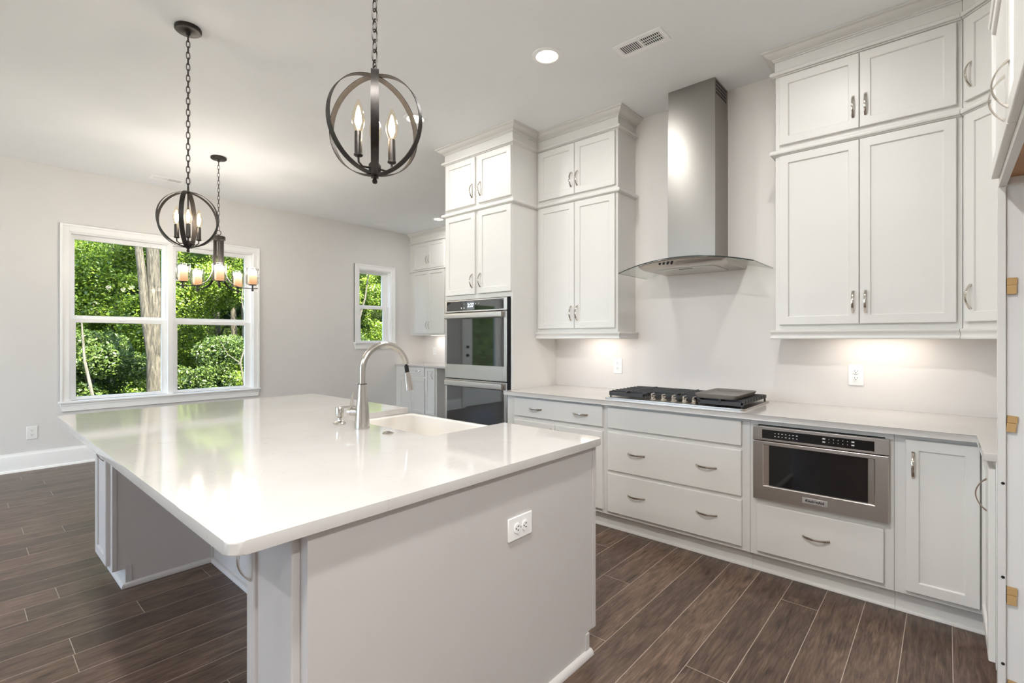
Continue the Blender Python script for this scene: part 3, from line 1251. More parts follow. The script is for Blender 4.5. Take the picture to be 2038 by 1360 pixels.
# plinth, set back under the fronts, flush on the end panels
mb = MB()
mb.prism([(PLX0, PFY + 0.055), (PLX1, PFY + 0.055), (PLX1, BKY), (PRX0, BKY), (PRX0, PFY + 0.055), (PRX1, PFY + 0.055), (PRX1, FARY - 0.052), (PLX0, FARY - 0.052)], 0.0, 0.095)
ipart(mb, 'toe_kick', smooth=False)
# end-panel edge strips: front and rear stiles, little end caps on the plinth
for bx in ((PRX1, PRX1 + 0.003, FARY - 0.024, FARY, 0.095, ISZ), (PLX1, PLX1 + 0.003, PFY, PFY + 0.020, 0.095, ISZ),
           (PLX1, PLX1 + 0.004, PFY + 0.055, PFY + 0.082, 0.018, 0.108), (PRX1, PRX1 + 0.004, FARY - 0.076, FARY - 0.050, 0.018, 0.090),
           (PLX1, PLX1 + 0.012, BKY - 0.012, BKY, 0.0, ISZ)):
    ipart(MB().box(*bx, 0.0008), 'edge_trim')
SH2 = [(0, 0), (0.019, 0), (0.0185, 0.007), (0.015, 0.016), (0.008, 0.022), (0, 0.024)]
mb = MB()
mb.sweep([(PLX0, PFY + 0.055), (PLX1, PFY + 0.055), (PLX1, BKY), (PRX0, BKY), (PRX0, PFY + 0.055), (PRX1, PFY + 0.055), (PRX1, FARY - 0.040)], SH2)
ipart(mb, 'shoe_moulding')
for x0, x1, hx in ((-3.548, -3.268, -3.300), (-1.412, -1.1445, -1.384)):
    d = put(panel_mesh('door', x1 - x0, 0.830 - 0.118, 0.0195, 0.047, M_ISL), 'door', isl, (x0 + 2.34, PFY - 0.020 - 1.1, 0.118))
    put(HANDLE, 'handle', d, (hx - x0, 0, 0.722 - 0.118))
# cabinet doors on the working side, beside and under the sink
for x0, x1 in ((-3.55, -3.00), (-2.99, -2.44), (-1.62, -1.13)):
    d = put(panel_mesh('door', x1 - x0, 0.830 - 0.118, 0.0195, 0.047, M_ISL), 'door', isl, (x1 + 2.34, FARY + 0.020 - 1.1, 0.118), (0, 0, PI))
    put(HANDLE, 'handle', d, (0.03, 0, 0.604))

# ---- apron sink
snk = thing('farmhouse_sink', 'white fireclay apron sink set into the far side of the island', 'sink', (-2.035, 1.58, 0.6005))
bm_ = MB()
sx0, sx1, sy0, sy1 = SX0 + 0.001, SX1 - 0.001, SY0 - 0.031, 1.832
zt, zb, w = ZB1 - 0.002, 0.601, 0.024
# stepped rings: outer wall, rim, inner wall, floor
def srect(x0, x1, y0, y1, r):
    return rounded([(x0, y0), (x1, y0), (x1, y1), (x0, y1)], [r] * 4, 5)


rings = [(srect(sx0, sx1, sy0, sy1, 0.012), zb), (srect(sx0, sx1, sy0, sy1, 0.012), zt - 0.006), (srect(sx0 + 0.004, sx1 - 0.004, sy0 + 0.004, sy1 - 0.004, 0.010), zt),
         (srect(sx0 + w - 0.006, sx1 - w + 0.006, sy0 + w - 0.006, sy1 - w + 0.006, 0.03), zt), (srect(sx0 + w, sx1 - w, sy0 + w, sy1 - w, 0.035), zt - 0.008),
         (srect(sx0 + w + 0.006, sx1 - w - 0.006, sy0 + w + 0.006, sy1 - w - 0.006, 0.04), zb + 0.055), (srect(sx0 + w + 0.03, sx1 - w - 0.03, sy0 + w + 0.03, sy1 - w - 0.03, 0.05), zb + 0.024)]
vr = [[bm_.bm.verts.new((x, y, z)) for x, y in p] for p, z in rings]
for a, b in zip(vr, vr[1:]):
    n = len(a)
    for k in range(n):
        l = (k + 1) % n
        bm_.bm.faces.new((a[k], a[l], b[l], b[k]))
bm_.bm.faces.new(vr[-1])
bm_.bm.faces.new(list(reversed(vr[0])))
bm_.build('basin', M_SINK, snk, (2.035, -1.58, -0.6005))
MB().lathe([(0, 0.006), (0.03, 0.004), (0.045, 0.006), (0.052, 0.002), (0.052, 0.0)], (0, 0, 0.0245)).build('drain', M_NICKEL, snk)

# ---- pull-down faucet
fx, fy = -2.032, 1.255
fc = thing('kitchen_faucet', 'tall brushed nickel gooseneck faucet with pull-down spray head beside the sink', 'faucet', (fx, fy, ZT + 0.0003))
MB().lathe([(0, 0), (0.034, 0), (0.0345, 0.003), (0.0335, 0.02), (0.029, 0.09), (0.0235, 0.15), (0.0205, 0.19), (0.0195, 0.205), (0, 0.205)], seg=32).build('faucet_body', M_NICKEL, fc)
R = 0.125
pts = [(0, 0, 0.2052), (0, 0, 0.2385)]
for i in range(1, 25):
    t = PI - (PI * 0.93) * i / 24
    pts.append((0, R + R * math.cos(t), 0.2635 + R * math.sin(t)))
MB().tube(pts, 0.0145, 16).build('gooseneck', M_NICKEL, fc)
MB().cyl((0, 0, 0.2045), (0, 0, 0.2075), 0.0203, seg=28).build('joint_ring', M_BRONZE, fc)
e, e2 = Vector(pts[-1]), Vector(pts[-2])
d = (e - e2).normalized()
d = (d + Vector((0.02, 0.02, -1.0))).normalized()
h = MB()
h.cyl(e - d * 0.004, e + d * 0.016, 0.0065, seg=14)
h.cyl(e + d * 0.010, e + d * 0.045, 0.0105, seg=16)
h.build('hose_collar', M_SLOT, fc)
h = MB()
h.cyl(e + d * 0.043, e + d * 0.049, 0.0140, seg=20)
h.cyl(e + d * 0.049, e + d * 0.134, 0.0160, 0.0215, seg=24)
h.build('spray_head', M_NICKEL, fc)
hx, hy = -0.86, -0.51
lv = MB()
lv.cyl((hx * 0.020, hy * 0.020, 0.075), (hx * 0.052, hy * 0.052, 0.075), 0.019, seg=22)
lv.cyl((hx * 0.054, hy * 0.054, 0.075), (hx * 0.070, hy * 0.070, 0.075), 0.0175, 0.016, seg=22)
lv.build('handle_hub', M_NICKEL, fc)
MB().tube([(hx * 0.060, hy * 0.060, 0.088), (hx * 0.052, hy * 0.052, 0.13), (hx * 0.044, hy * 0.044, 0.172)], [0.0075, 0.006, 0.0052], 10).build('lever', M_NICKEL, fc)

# ---- soap dispenser and air switch
sd = thing('soap_dispenser', 'nickel soap dispenser pump left of the faucet', 'soap dispenser', (-2.225, 1.250, ZT + 0.0003))
MB().lathe([(0, 0), (0.028, 0), (0.029, 0.003), (0.026, 0.008), (0.013, 0.014), (0.010, 0.020), (0.010, 0.030), (0, 0.030)]).build('collar', M_NICKEL, sd)
MB().lathe([(0, 0.0302), (0.012, 0.0302), (0.0185, 0.036), (0.020, 0.050), (0.020, 0.078), (0.017, 0.083), (0, 0.083)]).build('pump_head', M_NICKEL, sd)
MB().tube([(0, 0.012, 0.078), (0, 0.06, 0.078), (0, 0.085, 0.074)], [0.0055, 0.0048, 0.004], 10).build('spout', M_NICKEL, sd)
ab = thing('air_switch', 'small round metal disposal button on the island top right of the faucet', 'button', (-1.833, 1.259, ZT + 0.0003))
MB().lathe([(0, 0), (0.024, 0), (0.0245, 0.003), (0.020, 0.007), (0.014, 0.0075), (0.0135, 0.005), (0, 0.005)]).build('bezel', M_HANDLE, ab)
MB().lathe([(0, 0.0052), (0.0125, 0.0052), (0.0125, 0.009), (0.010, 0.0105), (0, 0.0105)]).build('push_button', M_HANDLE, ab)


# ================================================================== OUTLETS
def outlet_proto():
    """Duplex receptacle: plate in x/z, facing -y."""
    t = thing('wall_outlet', None, None)
    MB().box(-0.0395, 0.0395, -0.006, 0.0, -0.063, 0.063, 0.003).build('cover_plate', M_PLAST, t)
    for s in (-1, 1):
        mb = MB()
        mb.prism(rounded([(-0.017, -0.0135), (0.017, -0.0135), (0.017, 0.0135), (-0.017, 0.0135)], [0.012] * 4, 5), 0, 0.0035, 0.0006)
        for v in mb.bm.verts:
            x, z, y = v.co
            v.co = Vector((x, -0.0062 - y, z + s * 0.0205))
        r = mb.build('receptacle', M_PLAST, t)
        mb = MB()
        for dx, h_ in ((-0.0065, 0.0075), (0.0065, 0.0062)):
            mb.box(dx - 0.0014, dx + 0.0014, -0.0103, -0.0096, s * 0.0205 + 0.0005, s * 0.0205 + 0.0005 + h_)
        mb.cyl((0, -0.0103, s * 0.0205 - 0.0065), (0, -0.0096, s * 0.0205 - 0.0065), 0.0026, seg=10)
        mb.build('slots', M_SLOT, r)
    MB().cyl((0, -0.0072, 0), (0, -0.0060, 0), 0.003, seg=10).build('screw', M_BADGE, t)
    return t


op = outlet_proto()
spots = [((-2.028, YK - 0.0002, 1.077), 0, None, 'white wall outlet on the backsplash left of the cooktop'),
         ((-0.411, YK - 0.0002, 1.081), 0, None, 'white wall outlet on the backsplash right of the cooktop'),
         ((XW + 0.0002, 0.519, 0.368), PI / 2, None, 'white wall outlet low on the window wall above the baseboard'),
         ((PRX1 + 0.0003, 1.295, 0.6535), PI / 2, 'roll', 'white outlet mounted sideways on the grey end of the island'),
         ((-6.52, YP - 0.0002, 1.09), 0, None, 'white wall outlet over the far corner counter')]
for i, (p, rz, roll, lb) in enumerate(spots):
    t = op if i == 0 else copy_tree(op)
    t.location = p
    t.rotation_euler = (0, PI / 2 if roll else 0, rz)
    tag(t, lb, 'outlet', 'duplex wall outlets')

# ================================================================== APPLIANCES
def vbar(mb, x0, x1, yf, yb, z0, z1, r=0.006, n=6):
    """Horizontal bar with a rounded front."""
    prof = [(yb, z0), (yf + r, z0)]
    for i in range(n + 1):
        t = -PI / 2 - PI / 2 * i / n
        prof.append((yf + r + r * math.cos(t), z0 + r + r * math.sin(t)))
    for i in range(n + 1):
        t = PI - PI / 2 * i / n
        prof.append((yf + r + r * math.cos(t), z1 - r + r * math.sin(t)))
    prof += [(yb, z1)]
    a = [mb.bm.verts.new((x0, y, z)) for y, z in prof]
    b = [mb.bm.verts.new((x1, y, z)) for y, z in prof]
    m = len(prof)
    mb.bm.faces.new(a)
    mb.bm.faces.new(list(reversed(b)))
    for k in range(m):
        l = (k + 1) % m
        mb.bm.faces.new((a[k], b[k], b[l], a[l]))


# ---- double wall oven
ov = thing('double_wall_oven', 'stainless double wall oven with black glass doors and a lit clock', 'oven', (-3.067, TF, 0.335))


def op_(mb, name, mat, parent=None, smooth=True):
    return mb.build(name, mat, parent or ov, (0, 0, 0) if parent else (3.067, -TF, -0.335), smooth=smooth)


OX0, OX1 = -3.462, -2.676
FY = TF - 0.021
mb = MB()
mb.box(-3.462, -2.678, FY + 0.004, TF - 0.0008, 0.336, 1.6445)
mb.box(-3.440, -2.700, TF - 0.0008, TF + 0.50, 0.336, 1.640)
op_(mb, 'housing', M_SHADOWGAP, smooth=False)
mb = MB()
mb.box(OX0 + 0.002, -2.695, FY - 0.004, FY + 0.0045, 1.536, 1.6425, 0.002)
cp = op_(mb, 'control_panel', M_STEEL)
op_(MB().box(-3.436, -2.731, FY - 0.0052, FY - 0.0042, 1.549, 1.634, 0.0003), 'control_glass', M_BLKGLASS, cp)
op_(MB().box(-3.170, -3.075, FY - 0.0058, FY - 0.0053, 1.555, 1.628, 0.0002), 'clock_field', M_DISPBG, cp)
t = text_mesh('2:27', 0.046, M_DISP, 'clock_digits', 0.0006, 0.0002)
o = put(t, 'clock_digits', cp, (-3.122, FY - 0.0062, 1.592), (PI / 2, 0, 0))
mb = MB()
for x in (-3.205, -3.06, -3.02):
    mb.cyl((x, FY - 0.0060, 1.606), (x, FY - 0.0053, 1.606), 0.004, seg=10)
for x in (-3.205, -3.24):
    mb.box(x - 0.005, x + 0.005, FY - 0.0060, FY - 0.0053, 1.565, 1.578)
op_(mb, 'touch_icons', M_LABEL, cp)
for z0, z1, g0, g1, h0, h1 in ((0.946, 1.531, 1.070, 1.476, 1.478, 1.528), (0.345, 0.938, 0.470, 0.872, 0.876, 0.928)):
    mb = MB()
    xs = (OX0 + 0.002, -3.435, -2.728, -2.695)
    mb.box(xs[0], xs[1], FY - 0.006, FY + 0.0035, z0, z1, 0.0015)
    mb.box(xs[2], xs[3], FY - 0.006, FY + 0.0035, z0, z1, 0.0015)
    mb.box(xs[1], xs[2], FY - 0.006, FY + 0.0035, z0, g0, 0.0012)
    mb.box(xs[1], xs[2], FY - 0.006, FY + 0.0035, g1, z1, 0.0012)
    dr = op_(mb, 'oven_door', M_STEEL)
    op_(MB().box(xs[1] + 0.0003, xs[2] - 0.0003, FY - 0.0045, FY + 0.0030, g0 + 0.0003, g1 - 0.0003, 0.0005), 'door_glass', M_BLKGLASS, dr)
    mb = MB()
    vbar(mb, -3.434, -2.730, FY - 0.038, FY - 0.022, h0, h1, 0.007)
    for x in (-3.432, -2.748):
        mb.box(x, x + 0.016, FY - 0.024, FY - 0.0063, h0 + 0.006, h1 - 0.006, 0.002)
    op_(mb, 'handle', M_STEEL, dr)

# ---- microwave drawer
mw = thing('built_in_microwave', 'stainless microwave drawer under the countertop with black window and name badge', 'microwave', (-0.503, 2.93, 0.424))


def mp_(mb, name, mat, parent=None, smooth=True):
    return mb.build(name, mat, parent or mw, (0, 0, 0) if parent else (0.503, -2.93, -0.424), smooth=smooth)


MX0, MX1, MF = -0.801, -0.204, 2.916
mp_(MB().box(-0.783, -0.223, BF + 0.0008, BF + 0.50, 0.4225, 0.826), 'housing', M_SHADOWGAP)
mb = MB()
mb.box(MX0, MX1, MF, BF - 0.0006, 0.748, 0.8235, 0.002)
cp = mp_(mb, 'control_panel', M_STEEL)
mp_(MB().box(-0.754, -0.259, MF - 0.0012, MF - 0.0002, 0.760, 0.808, 0.0003), 'control_glass', M_BLKGLASS2, cp)
mb = MB()
rr = random.Random(3)
for k in range(7):
    for zz in (0.792, 0.776):
        w = 0.004 + 0.005 * rr.random()
        x = -0.690 + k * 0.0172
        mb.box(x - w / 2, x + w / 2, MF - 0.0020, MF - 0.0013, zz - 0.0016, zz + 0.0016)
for x in (-0.466, -0.344):
    for zz in (0.794, 0.778):
        mb.box(x - 0.006, x + 0.006, MF - 0.0020, MF - 0.0013, zz - 0.003, zz + 0.003)
for k in range(5):
    for zz in (0.794, 0.778):
        x = -0.444 + k * 0.0195
        mb.box(x - 0.0012, x + 0.0012, MF - 0.0020, MF - 0.0013, zz - 0.0018, zz + 0.0018)
mp_(mb, 'key_legends', M_LABEL, cp)
# door: bevelled frame around a recessed dark window
W0, W1, WZ0, WZ1 = -0.751, -0.257, 0.500, 0.724
mb = MB()
Y2 = BF - 0.0006
V = []


def rq(x0, x1, z0, z1, y):
    return [mb.bm.verts.new((x, y, z)) for x, z in ((x0, z0), (x1, z0), (x1, z1), (x0, z1))]


loops = [rq(MX0, MX1, 0.4245, 0.744, Y2), rq(MX0, MX1, 0.4245, 0.744, MF + 0.003), rq(MX0 + 0.003, MX1 - 0.003, 0.4275, 0.741, MF),
         rq(W0 - 0.001, W1 + 0.001, WZ0 - 0.001, WZ1 + 0.001, MF), rq(W0 + 0.004, W1 - 0.004, WZ0 + 0.003, WZ1 - 0.002, MF + 0.005),
         rq(W0 + 0.028, W1 - 0.028, WZ0 + 0.006, WZ1 - 0.003, MF + 0.012), rq(W0 + 0.028, W1 - 0.028, WZ0 + 0.006, WZ1 - 0.003, Y2)]
for a, b in zip(loops, loops[1:]):
    for k in range(4):
        l = (k + 1) % 4
        mb.bm.faces.new((a[k], a[l], b[l], b[k]))
dr = mp_(mb, 'drawer_front', M_STEEL, smooth=False)
mp_(MB().box(W0 + 0.0285, W1 - 0.0285, MF + 0.0125, Y2 - 0.003, WZ0 + 0.0065, WZ1 - 0.0035), 'window', M_BLKGLASS2, dr)
bd = mp_(MB().box(-0.562, -0.450, MF - 0.0022, MF - 0.0003, 0.4495, 0.4785, 0.0008), 'name_badge', M_BADGE, dr)
t = text_mesh('KitchenAid', 0.0185, M_SLOT, 'badge_lettering', 0.0005, 0.0003)
put(t, 'badge_lettering', bd, (-0.506, MF - 0.0027, 0.4640), (PI / 2, 0, 0))

# ---- gas cooktop
ck = thing('gas_cooktop', 'five-burner stainless gas cooktop with black cast iron grates and front knobs', 'cooktop', (-1.325, 3.265, ZT + 0.0004))
CX, CY, CZ = -1.325, 3.265, ZT + 0.0004


def cp_(mb, name, mat, parent=None):
    return mb.build(name, mat, parent or ck, (0, 0, 0) if parent else (-CX, -CY, -CZ))


KX0, KX1, KY0, KY1 = -1.785, -0.868, 2.995, 3.530
mb = MB()
mb.prism(rounded([(KX0, KY0), (KX1, KY0), (KX1, KY1), (KX0, KY1)], [0.018] * 4), CZ, CZ + 0.010, 0.003)
cp_(mb, 'pan', M_STEEL)
PZ = CZ + 0.0104


def grate(x0, x1, y0, y1, cut=None):
    mb = MB()
    t, z0, z1 = 0.012, PZ + 0.022, PZ + 0.040
    # outer rails
    mb.box(x0, x1, y1 - t, y1, z0 - 0.004, z1, 0.002)
    if cut:      # front rail steps round the knobs
        cx0, cx1, cy = cut
        segs = [((x0, y0), (cx0, y0)) if cx0 > x0 else None, ((cx0, y0), (cx0 + (0.05 if cx0 > x0 else 0), cy)), ]
    mb.box(x0, x0 + t, y0, y1, z0 - 0.004, z1, 0.002)
    mb.box(x1 - t, x1, y0, y1, z0 - 0.004, z1, 0.002)
    mb.box(x0, x1, y0, y0 + t, z0 - 0.012, z1 - 0.006, 0.002)
    n = max(3, int(round((y1 - y0) / 0.055)))
    for k in range(1, n):
        y = y0 + (y1 - y0) * k / n
        mb.box(x0 - 0.004, x1 + 0.004, y - 0.005, y + 0.005, z0, z1 + 0.004, 0.0015)
    xm = (x0 + x1) / 2
    mb.box(xm - 0.005, xm + 0.005, y0, y1, z0, z1 + 0.004, 0.0015)
    for x in (x0 + 0.008, x1 - 0.008):
        for y in (y0 + 0.01, y1 - 0.01):
            mb.cyl((x, y, PZ), (x, y, z0), 0.006, seg=8)
    return cp_(mb, 'grate', M_IRON)


grate(-1.770, -1.508, 3.035, 3.512)
grate(-1.500, -1.150, 3.130, 3.512)
grate(-1.140, -0.882, 3.015, 3.512)
for x, y, r in ((-1.63, 3.40, 0.040), (-1.63, 3.15, 0.045), (-1.327, 3.32, 0.055), (-1.03, 3.40, 0.040), (-1.03, 3.15, 0.045)):
    mb = MB()
    mb.lathe([(0, 0), (r * 1.15, 0), (r * 1.1, 0.008), (r * 0.9, 0.010), (r * 0.9, 0.016), (r * 0.75, 0.020), (0, 0.021)], (x, y, PZ), 22)
    cp_(mb, 'burner', M_IRON)
for x, y in ((-1.461, 3.072), (-1.387, 3.072), (-1.316, 3.068), (-1.246, 3.072), (-1.180, 3.062)):
    mb = MB()
    mb.lathe([(0, 0), (0.021, 0), (0.0215, 0.003), (0.019, 0.008), (0.016, 0.010), (0.0165, 0.028), (0.015, 0.031), (0, 0.031)], (x, y, PZ), 22)
    mb.box(x - 0.0055, x + 0.0055, y - 0.022, y + 0.022, PZ + 0.018, PZ + 0.042, 0.003)
    cp_(mb, 'knob', M_HANDLE)

# ---- griddle plate resting on the right-hand grate
gz = PZ + 0.0443
gr = thing('griddle_plate', 'dark rectangular griddle plate lying on the right cooktop grate', 'griddle', (-1.040, 3.215, gz))
mb = MB()
go = rounded([(-0.125, -0.205), (0.125, -0.205), (0.125, 0.205), (-0.125, 0.205)], [0.03] * 4, 4)
loops = []
for s_, z in ((0.90, 0.0), (1.0, 0.016), (1.02, 0.026), (0.98, 0.027), (0.90, 0.012), (0.86, 0.010)):
    loops.append([mb.bm.verts.new((x * s_, y * (1 - (1 - s_) * 0.6), z)) for x, y in go])
for a, b in zip(loops, loops[1:]):
    for k in range(len(a)):
        l = (k + 1) % len(a)
        mb.bm.faces.new((a[k], a[l], b[l], b[k]))
mb.bm.faces.new(list(reversed(loops[0])))
mb.bm.faces.new(loops[-1])
mb.build('plate', M_GRIDDLE, gr)

# ---- range hood
hd = thing('range_hood', 'stainless chimney range hood with a curved glass canopy over the cooktop', 'range hood', (-1.322, YK, 1.76))
HX, HY, HZ = -1.322, YK, 1.76


def hp_(mb, name, mat, parent=None, smooth=True):
    return mb.build(name, mat, parent or hd, (0, 0, 0) if parent else (-HX, -HY, -HZ), smooth=smooth)


C0, C1, CF = -1.4875, -1.157, 3.362
hp_(MB().box(C0, C1, CF, YK - 0.0006, 1.830, 2.840, 0.0012), 'chimney', M_STEELV)
u = hp_(MB().box(C0 + 0.0025, C1 - 0.0025, CF + 0.0025, YK - 0.0006, 2.8402, ZC - 0.0006, 0.0010), 'chimney_extension', M_STEELV)
mb = MB()
for r_ in range(4):
    for q in range(9):
        y = 3.385 + q * 0.0235
        z = 2.950 + r_ * 0.024
        mb.box(C1 - 0.0024, C1 - 0.0018, y, y + 0.0145, z, z + 0.014)
hp_(mb, 'vent_slots', M_SHADOWGAP, u)
# glass canopy: arched across the width, front edge bowed forward
GHW = 0.455
gl_t = 0.007


def gz_(x):
    s = x / GHW
    return 1.838 - 0.064 * s * s


def gy_(x):
    s = x / GHW
    return 3.178 - 0.045 * (1 - s * s)


N = 36
mb, ed = MB(), MB()
tp, bt = [], []
for i in range(N + 1):
    x = -GHW + 2 * GHW * i / N
    row_t, row_b = [], []
    for k in range(7):
        y = gy_(x) + (YK - 0.001 - gy_(x)) * k / 6
        row_t.append(mb.bm.verts.new((HX + x, y, gz_(x))))
        row_b.append(mb.bm.verts.new((HX + x, y, gz_(x) - gl_t)))
    tp.append(row_t)
    bt.append(row_b)
for i in range(N):
    for k in range(6):
        mb.bm.faces.new((tp[i][k], tp[i + 1][k], tp[i + 1][k + 1], tp[i][k + 1]))
        mb.bm.faces.new((bt[i][k], bt[i][k + 1], bt[i + 1][k + 1], bt[i + 1][k]))
    mb.bm.faces.new((tp[i][0], bt[i][0], bt[i + 1][0], tp[i + 1][0]))
    mb.bm.faces.new((tp[i][6], tp[i + 1][6], bt[i + 1][6], bt[i][6]))
for i in (0, N):
    for k in range(6):
        mb.bm.faces.new((tp[i][k], tp[i][k + 1], bt[i][k + 1], bt[i][k]))
cg = hp_(mb, 'glass_canopy', M_HOODGL)
mb = MB()
edge = [(HX - GHW + 2 * GHW * i / N, gy_(-GHW + 2 * GHW * i / N) - 0.0006, gz_(-GHW + 2 * GHW * i / N) - gl_t / 2) for i in range(N + 1)]
mb.tube(edge, 1.0, sect=[(0.0034, 0.0006), (0.0034, -0.0006), (-0.0034, -0.0006), (-0.0034, 0.0006)], up=(0, 0, 1))
for s_ in (-1, 1):
    x = s_ * GHW
    mb.tube([(HX + x + s_ * 0.0003, gy_(x), gz_(x) - gl_t / 2), (HX + x + s_ * 0.0003, YK - 0.002, gz_(x) - gl_t / 2)], 1.0, sect=[(0.0012, 0.0003), (0.0012, -0.0003), (-0.0012, -0.0003), (-0.0012, 0.0003)], up=(0, 0, 1))
hp_(mb, 'glass_edge', M_GLEDGE, cg)
# shallow hood body under the glass: sloping fascia, tapered ends
BW0, BW1 = 0.292, 0.292
mb = MB()
N2 = 20
cols = []
for i in range(N2 + 1):
    x = -BW0 + 2 * BW0 * i / N2
    tpz = gz_(x) - gl_t - 0.0006
    yf = gy_(x) + 0.012
    cols.append([mb.bm.verts.new(p) for p in ((HX + x, YK - 0.001, tpz), (HX + x, yf, tpz), (HX + x, yf + 0.004, tpz - 0.006), (HX + x * 0.985, yf + 0.055, 1.783), (HX + x * 0.975, yf + 0.075, 1.779), (HX + x * 0.975, YK - 0.001, 1.779))])
for a, b in zip(cols, cols[1:]):
    for k in range(6):
        l = (k + 1) % 6
        mb.bm.faces.new((a[k], a[l], b[l], b[k]))
mb.bm.faces.new(cols[0])
mb.bm.faces.new(list(reversed(cols[-1])))
bd = hp_(mb, 'hood_body', M_STEEL)
mb = MB()
mb.box(HX - 0.19, HX + 0.19, 3.262, 3.555, 1.7735, 1.7788, 0.002)
flt = hp_(mb, 'grease_filter', M_FILTER, bd)
mb = MB()
mb.box(HX - 0.045, HX + 0.045, 3.270, 3.280, 1.7715, 1.7733)
hp_(mb, 'filter_latch', M_SHADOWGAP, flt)
mb = MB()
for k in range(4):
    x = -0.135 + k * 0.028
    y = gy_(x) + 0.030
    n_ = Vector((0, -0.70, -0.71))
    p = Vector((HX + x, y, 1.8085 - 0.001 * k))
    mb.cyl(p - n_ * 0.001, p + n_ * 0.006, 0.0075, seg=14)
hp_(mb, 'push_buttons', M_SLOT, bd)

# ================================================================== LAMPS
def recessed_light(x, y, label, group=None, watts=None):
    t = thing('recessed_light', label, 'ceiling light', (x, y, ZC - 0.0004), 0, group)
    tr = [(0.062, -0.0005), (0.064, -0.006), (0.070, -0.010), (0.082, -0.009), (0.091, -0.005), (0.0925, 0.0)]
    MB().lathe(tr, seg=40).build('trim_ring', M_TRIM, t)
    MB().lathe([(0, -0.0035), (0.05, -0.003), (0.0625, -0.001)], seg=36).build('lens', M_LENS, t)
    d = bpy.data.lights.new('can_light', 'AREA')
    d.shape = 'DISK'
    d.size = 0.115
    d.energy = watts or CAN_W
    d.color = NEUT
    o = bpy.data.objects.new('can_light', d)
    COL.objects.link(o)
    o.location = (0, 0, -0.013)
    o.parent = t
    return t


recessed_light(-1.850, 2.425, 'round recessed ceiling light nearest the range hood')
recessed_light(-3.160, 2.425, 'recessed ceiling light seen behind the rings of the nearer pendant')
recessed_light(-5.569, 4.695, 'small far recessed ceiling light beside the top of the oven tower')
recessed_light(-0.550, 2.425, 'recessed ceiling light over the floor in front of the right-hand cabinets')
for x, y in ((-0.6, 0.2), (1.2, 0.2)):  # unseen lamps added to brighten the cabinet fronts and island end
    recessed_light(x, y, 'unseen recessed ceiling light added beside the viewer to brighten the kitchen', 'added lights beside the viewer', 30.0)
for x, y in ((-0.6, -1.7), (-2.4, -1.7), (-4.4, -2.0), (-2.4, -3.5), (-5.4, -3.5), (1.2, -1.7), (3.0, 0.2), (3.0, -1.7)):  # more unseen lamps, added as general fill light
    recessed_light(x, y, 'unseen recessed ceiling light added behind the viewer as fill', 'added fill lights out of view', CAN_FILL)


def light_bar(name_label, x0, x1, y, z):
    t = thing('under_cabinet_light', name_label, 'under-cabinet light', ((x0 + x1) / 2, y, z))
    L = (x1 - x0) / 2
    MB().box(-L, L, -0.018, 0.018, -0.010, 0.0, 0.002).build('housing', M_TRIM, t)
    MB().box(-L + 0.006, L - 0.006, -0.012, 0.012, -0.0125, -0.0103).build('lens', M_BARLENS, t)
    area('bar_light', t, (0, 0, -0.0150), 2 * L - 0.02, 0.024, BAR_W * L * 4, (1.0, 0.90, 0.80))
    return t


light_bar('slim light bar hidden under the left upper cabinet', -2.30, -1.97, 3.47, 1.3445)
light_bar('slim light bar hidden under the right upper cabinet', -0.50, -0.08, 3.47, 1.3445)
light_bar('slim light bar under the far corner upper cabinet', -6.45, -6.05, 5.28, 1.3645)


def chain_mesh(L, pitch=0.032, r=0.0022, hw=0.0085, hl=0.0205):
    mb = MB()
    n = max(2, int(round(L / pitch)))
    p = L / n
    for i in range(n):
        zc = -p * (i + 0.5)
        pts = []
        for k in range(14):
            t = 2 * PI * k / 14
            a, z = hw * math.cos(t), (hl * 1.0) * math.sin(t)
            a = math.copysign(min(abs(a) * 1.25, hw), a)
            pts.append((a, 0, zc + z) if i % 2 == 0 else (0, a, zc + z))
        mb.tube(pts, r, 6, closed=True)
    return mb.mesh('chain', M_BRONZE)


def canopy(t, r=0.064):
    return MB().lathe([(0, 0), (r, 0), (r + 0.002, -0.004), (r + 0.002, -0.018), (r - 0.003, -0.023), (0.016, -0.025), (0.012, -0.028), (0.010, -0.045), (0, -0.046)], seg=40).build('ceiling_canopy', M_BRONZE, t)


FLAME = [(0, 0), (0.0085, 0.0), (0.011, 0.006), (0.0150, 0.020), (0.0168, 0.034), (0.0155, 0.052), (0.0105, 0.074), (0.0055, 0.090), (0.0015, 0.100), (0, 0.101)]
CORE = [(0, 0.006), (0.004, 0.010), (0.0078, 0.024), (0.0088, 0.040), (0.0070, 0.056), (0.0030, 0.074), (0, 0.080)]
FLAME = [(r * 1.16, z) for r, z in FLAME]
CORE = [(r * 1.1, z) for r, z in CORE]
BULB_ME = MB().lathe(FLAME, seg=20).mesh('bulb', M_BULBGL)
CORE_ME = MB().lathe(CORE, seg=14).mesh('filament', M_BULB)


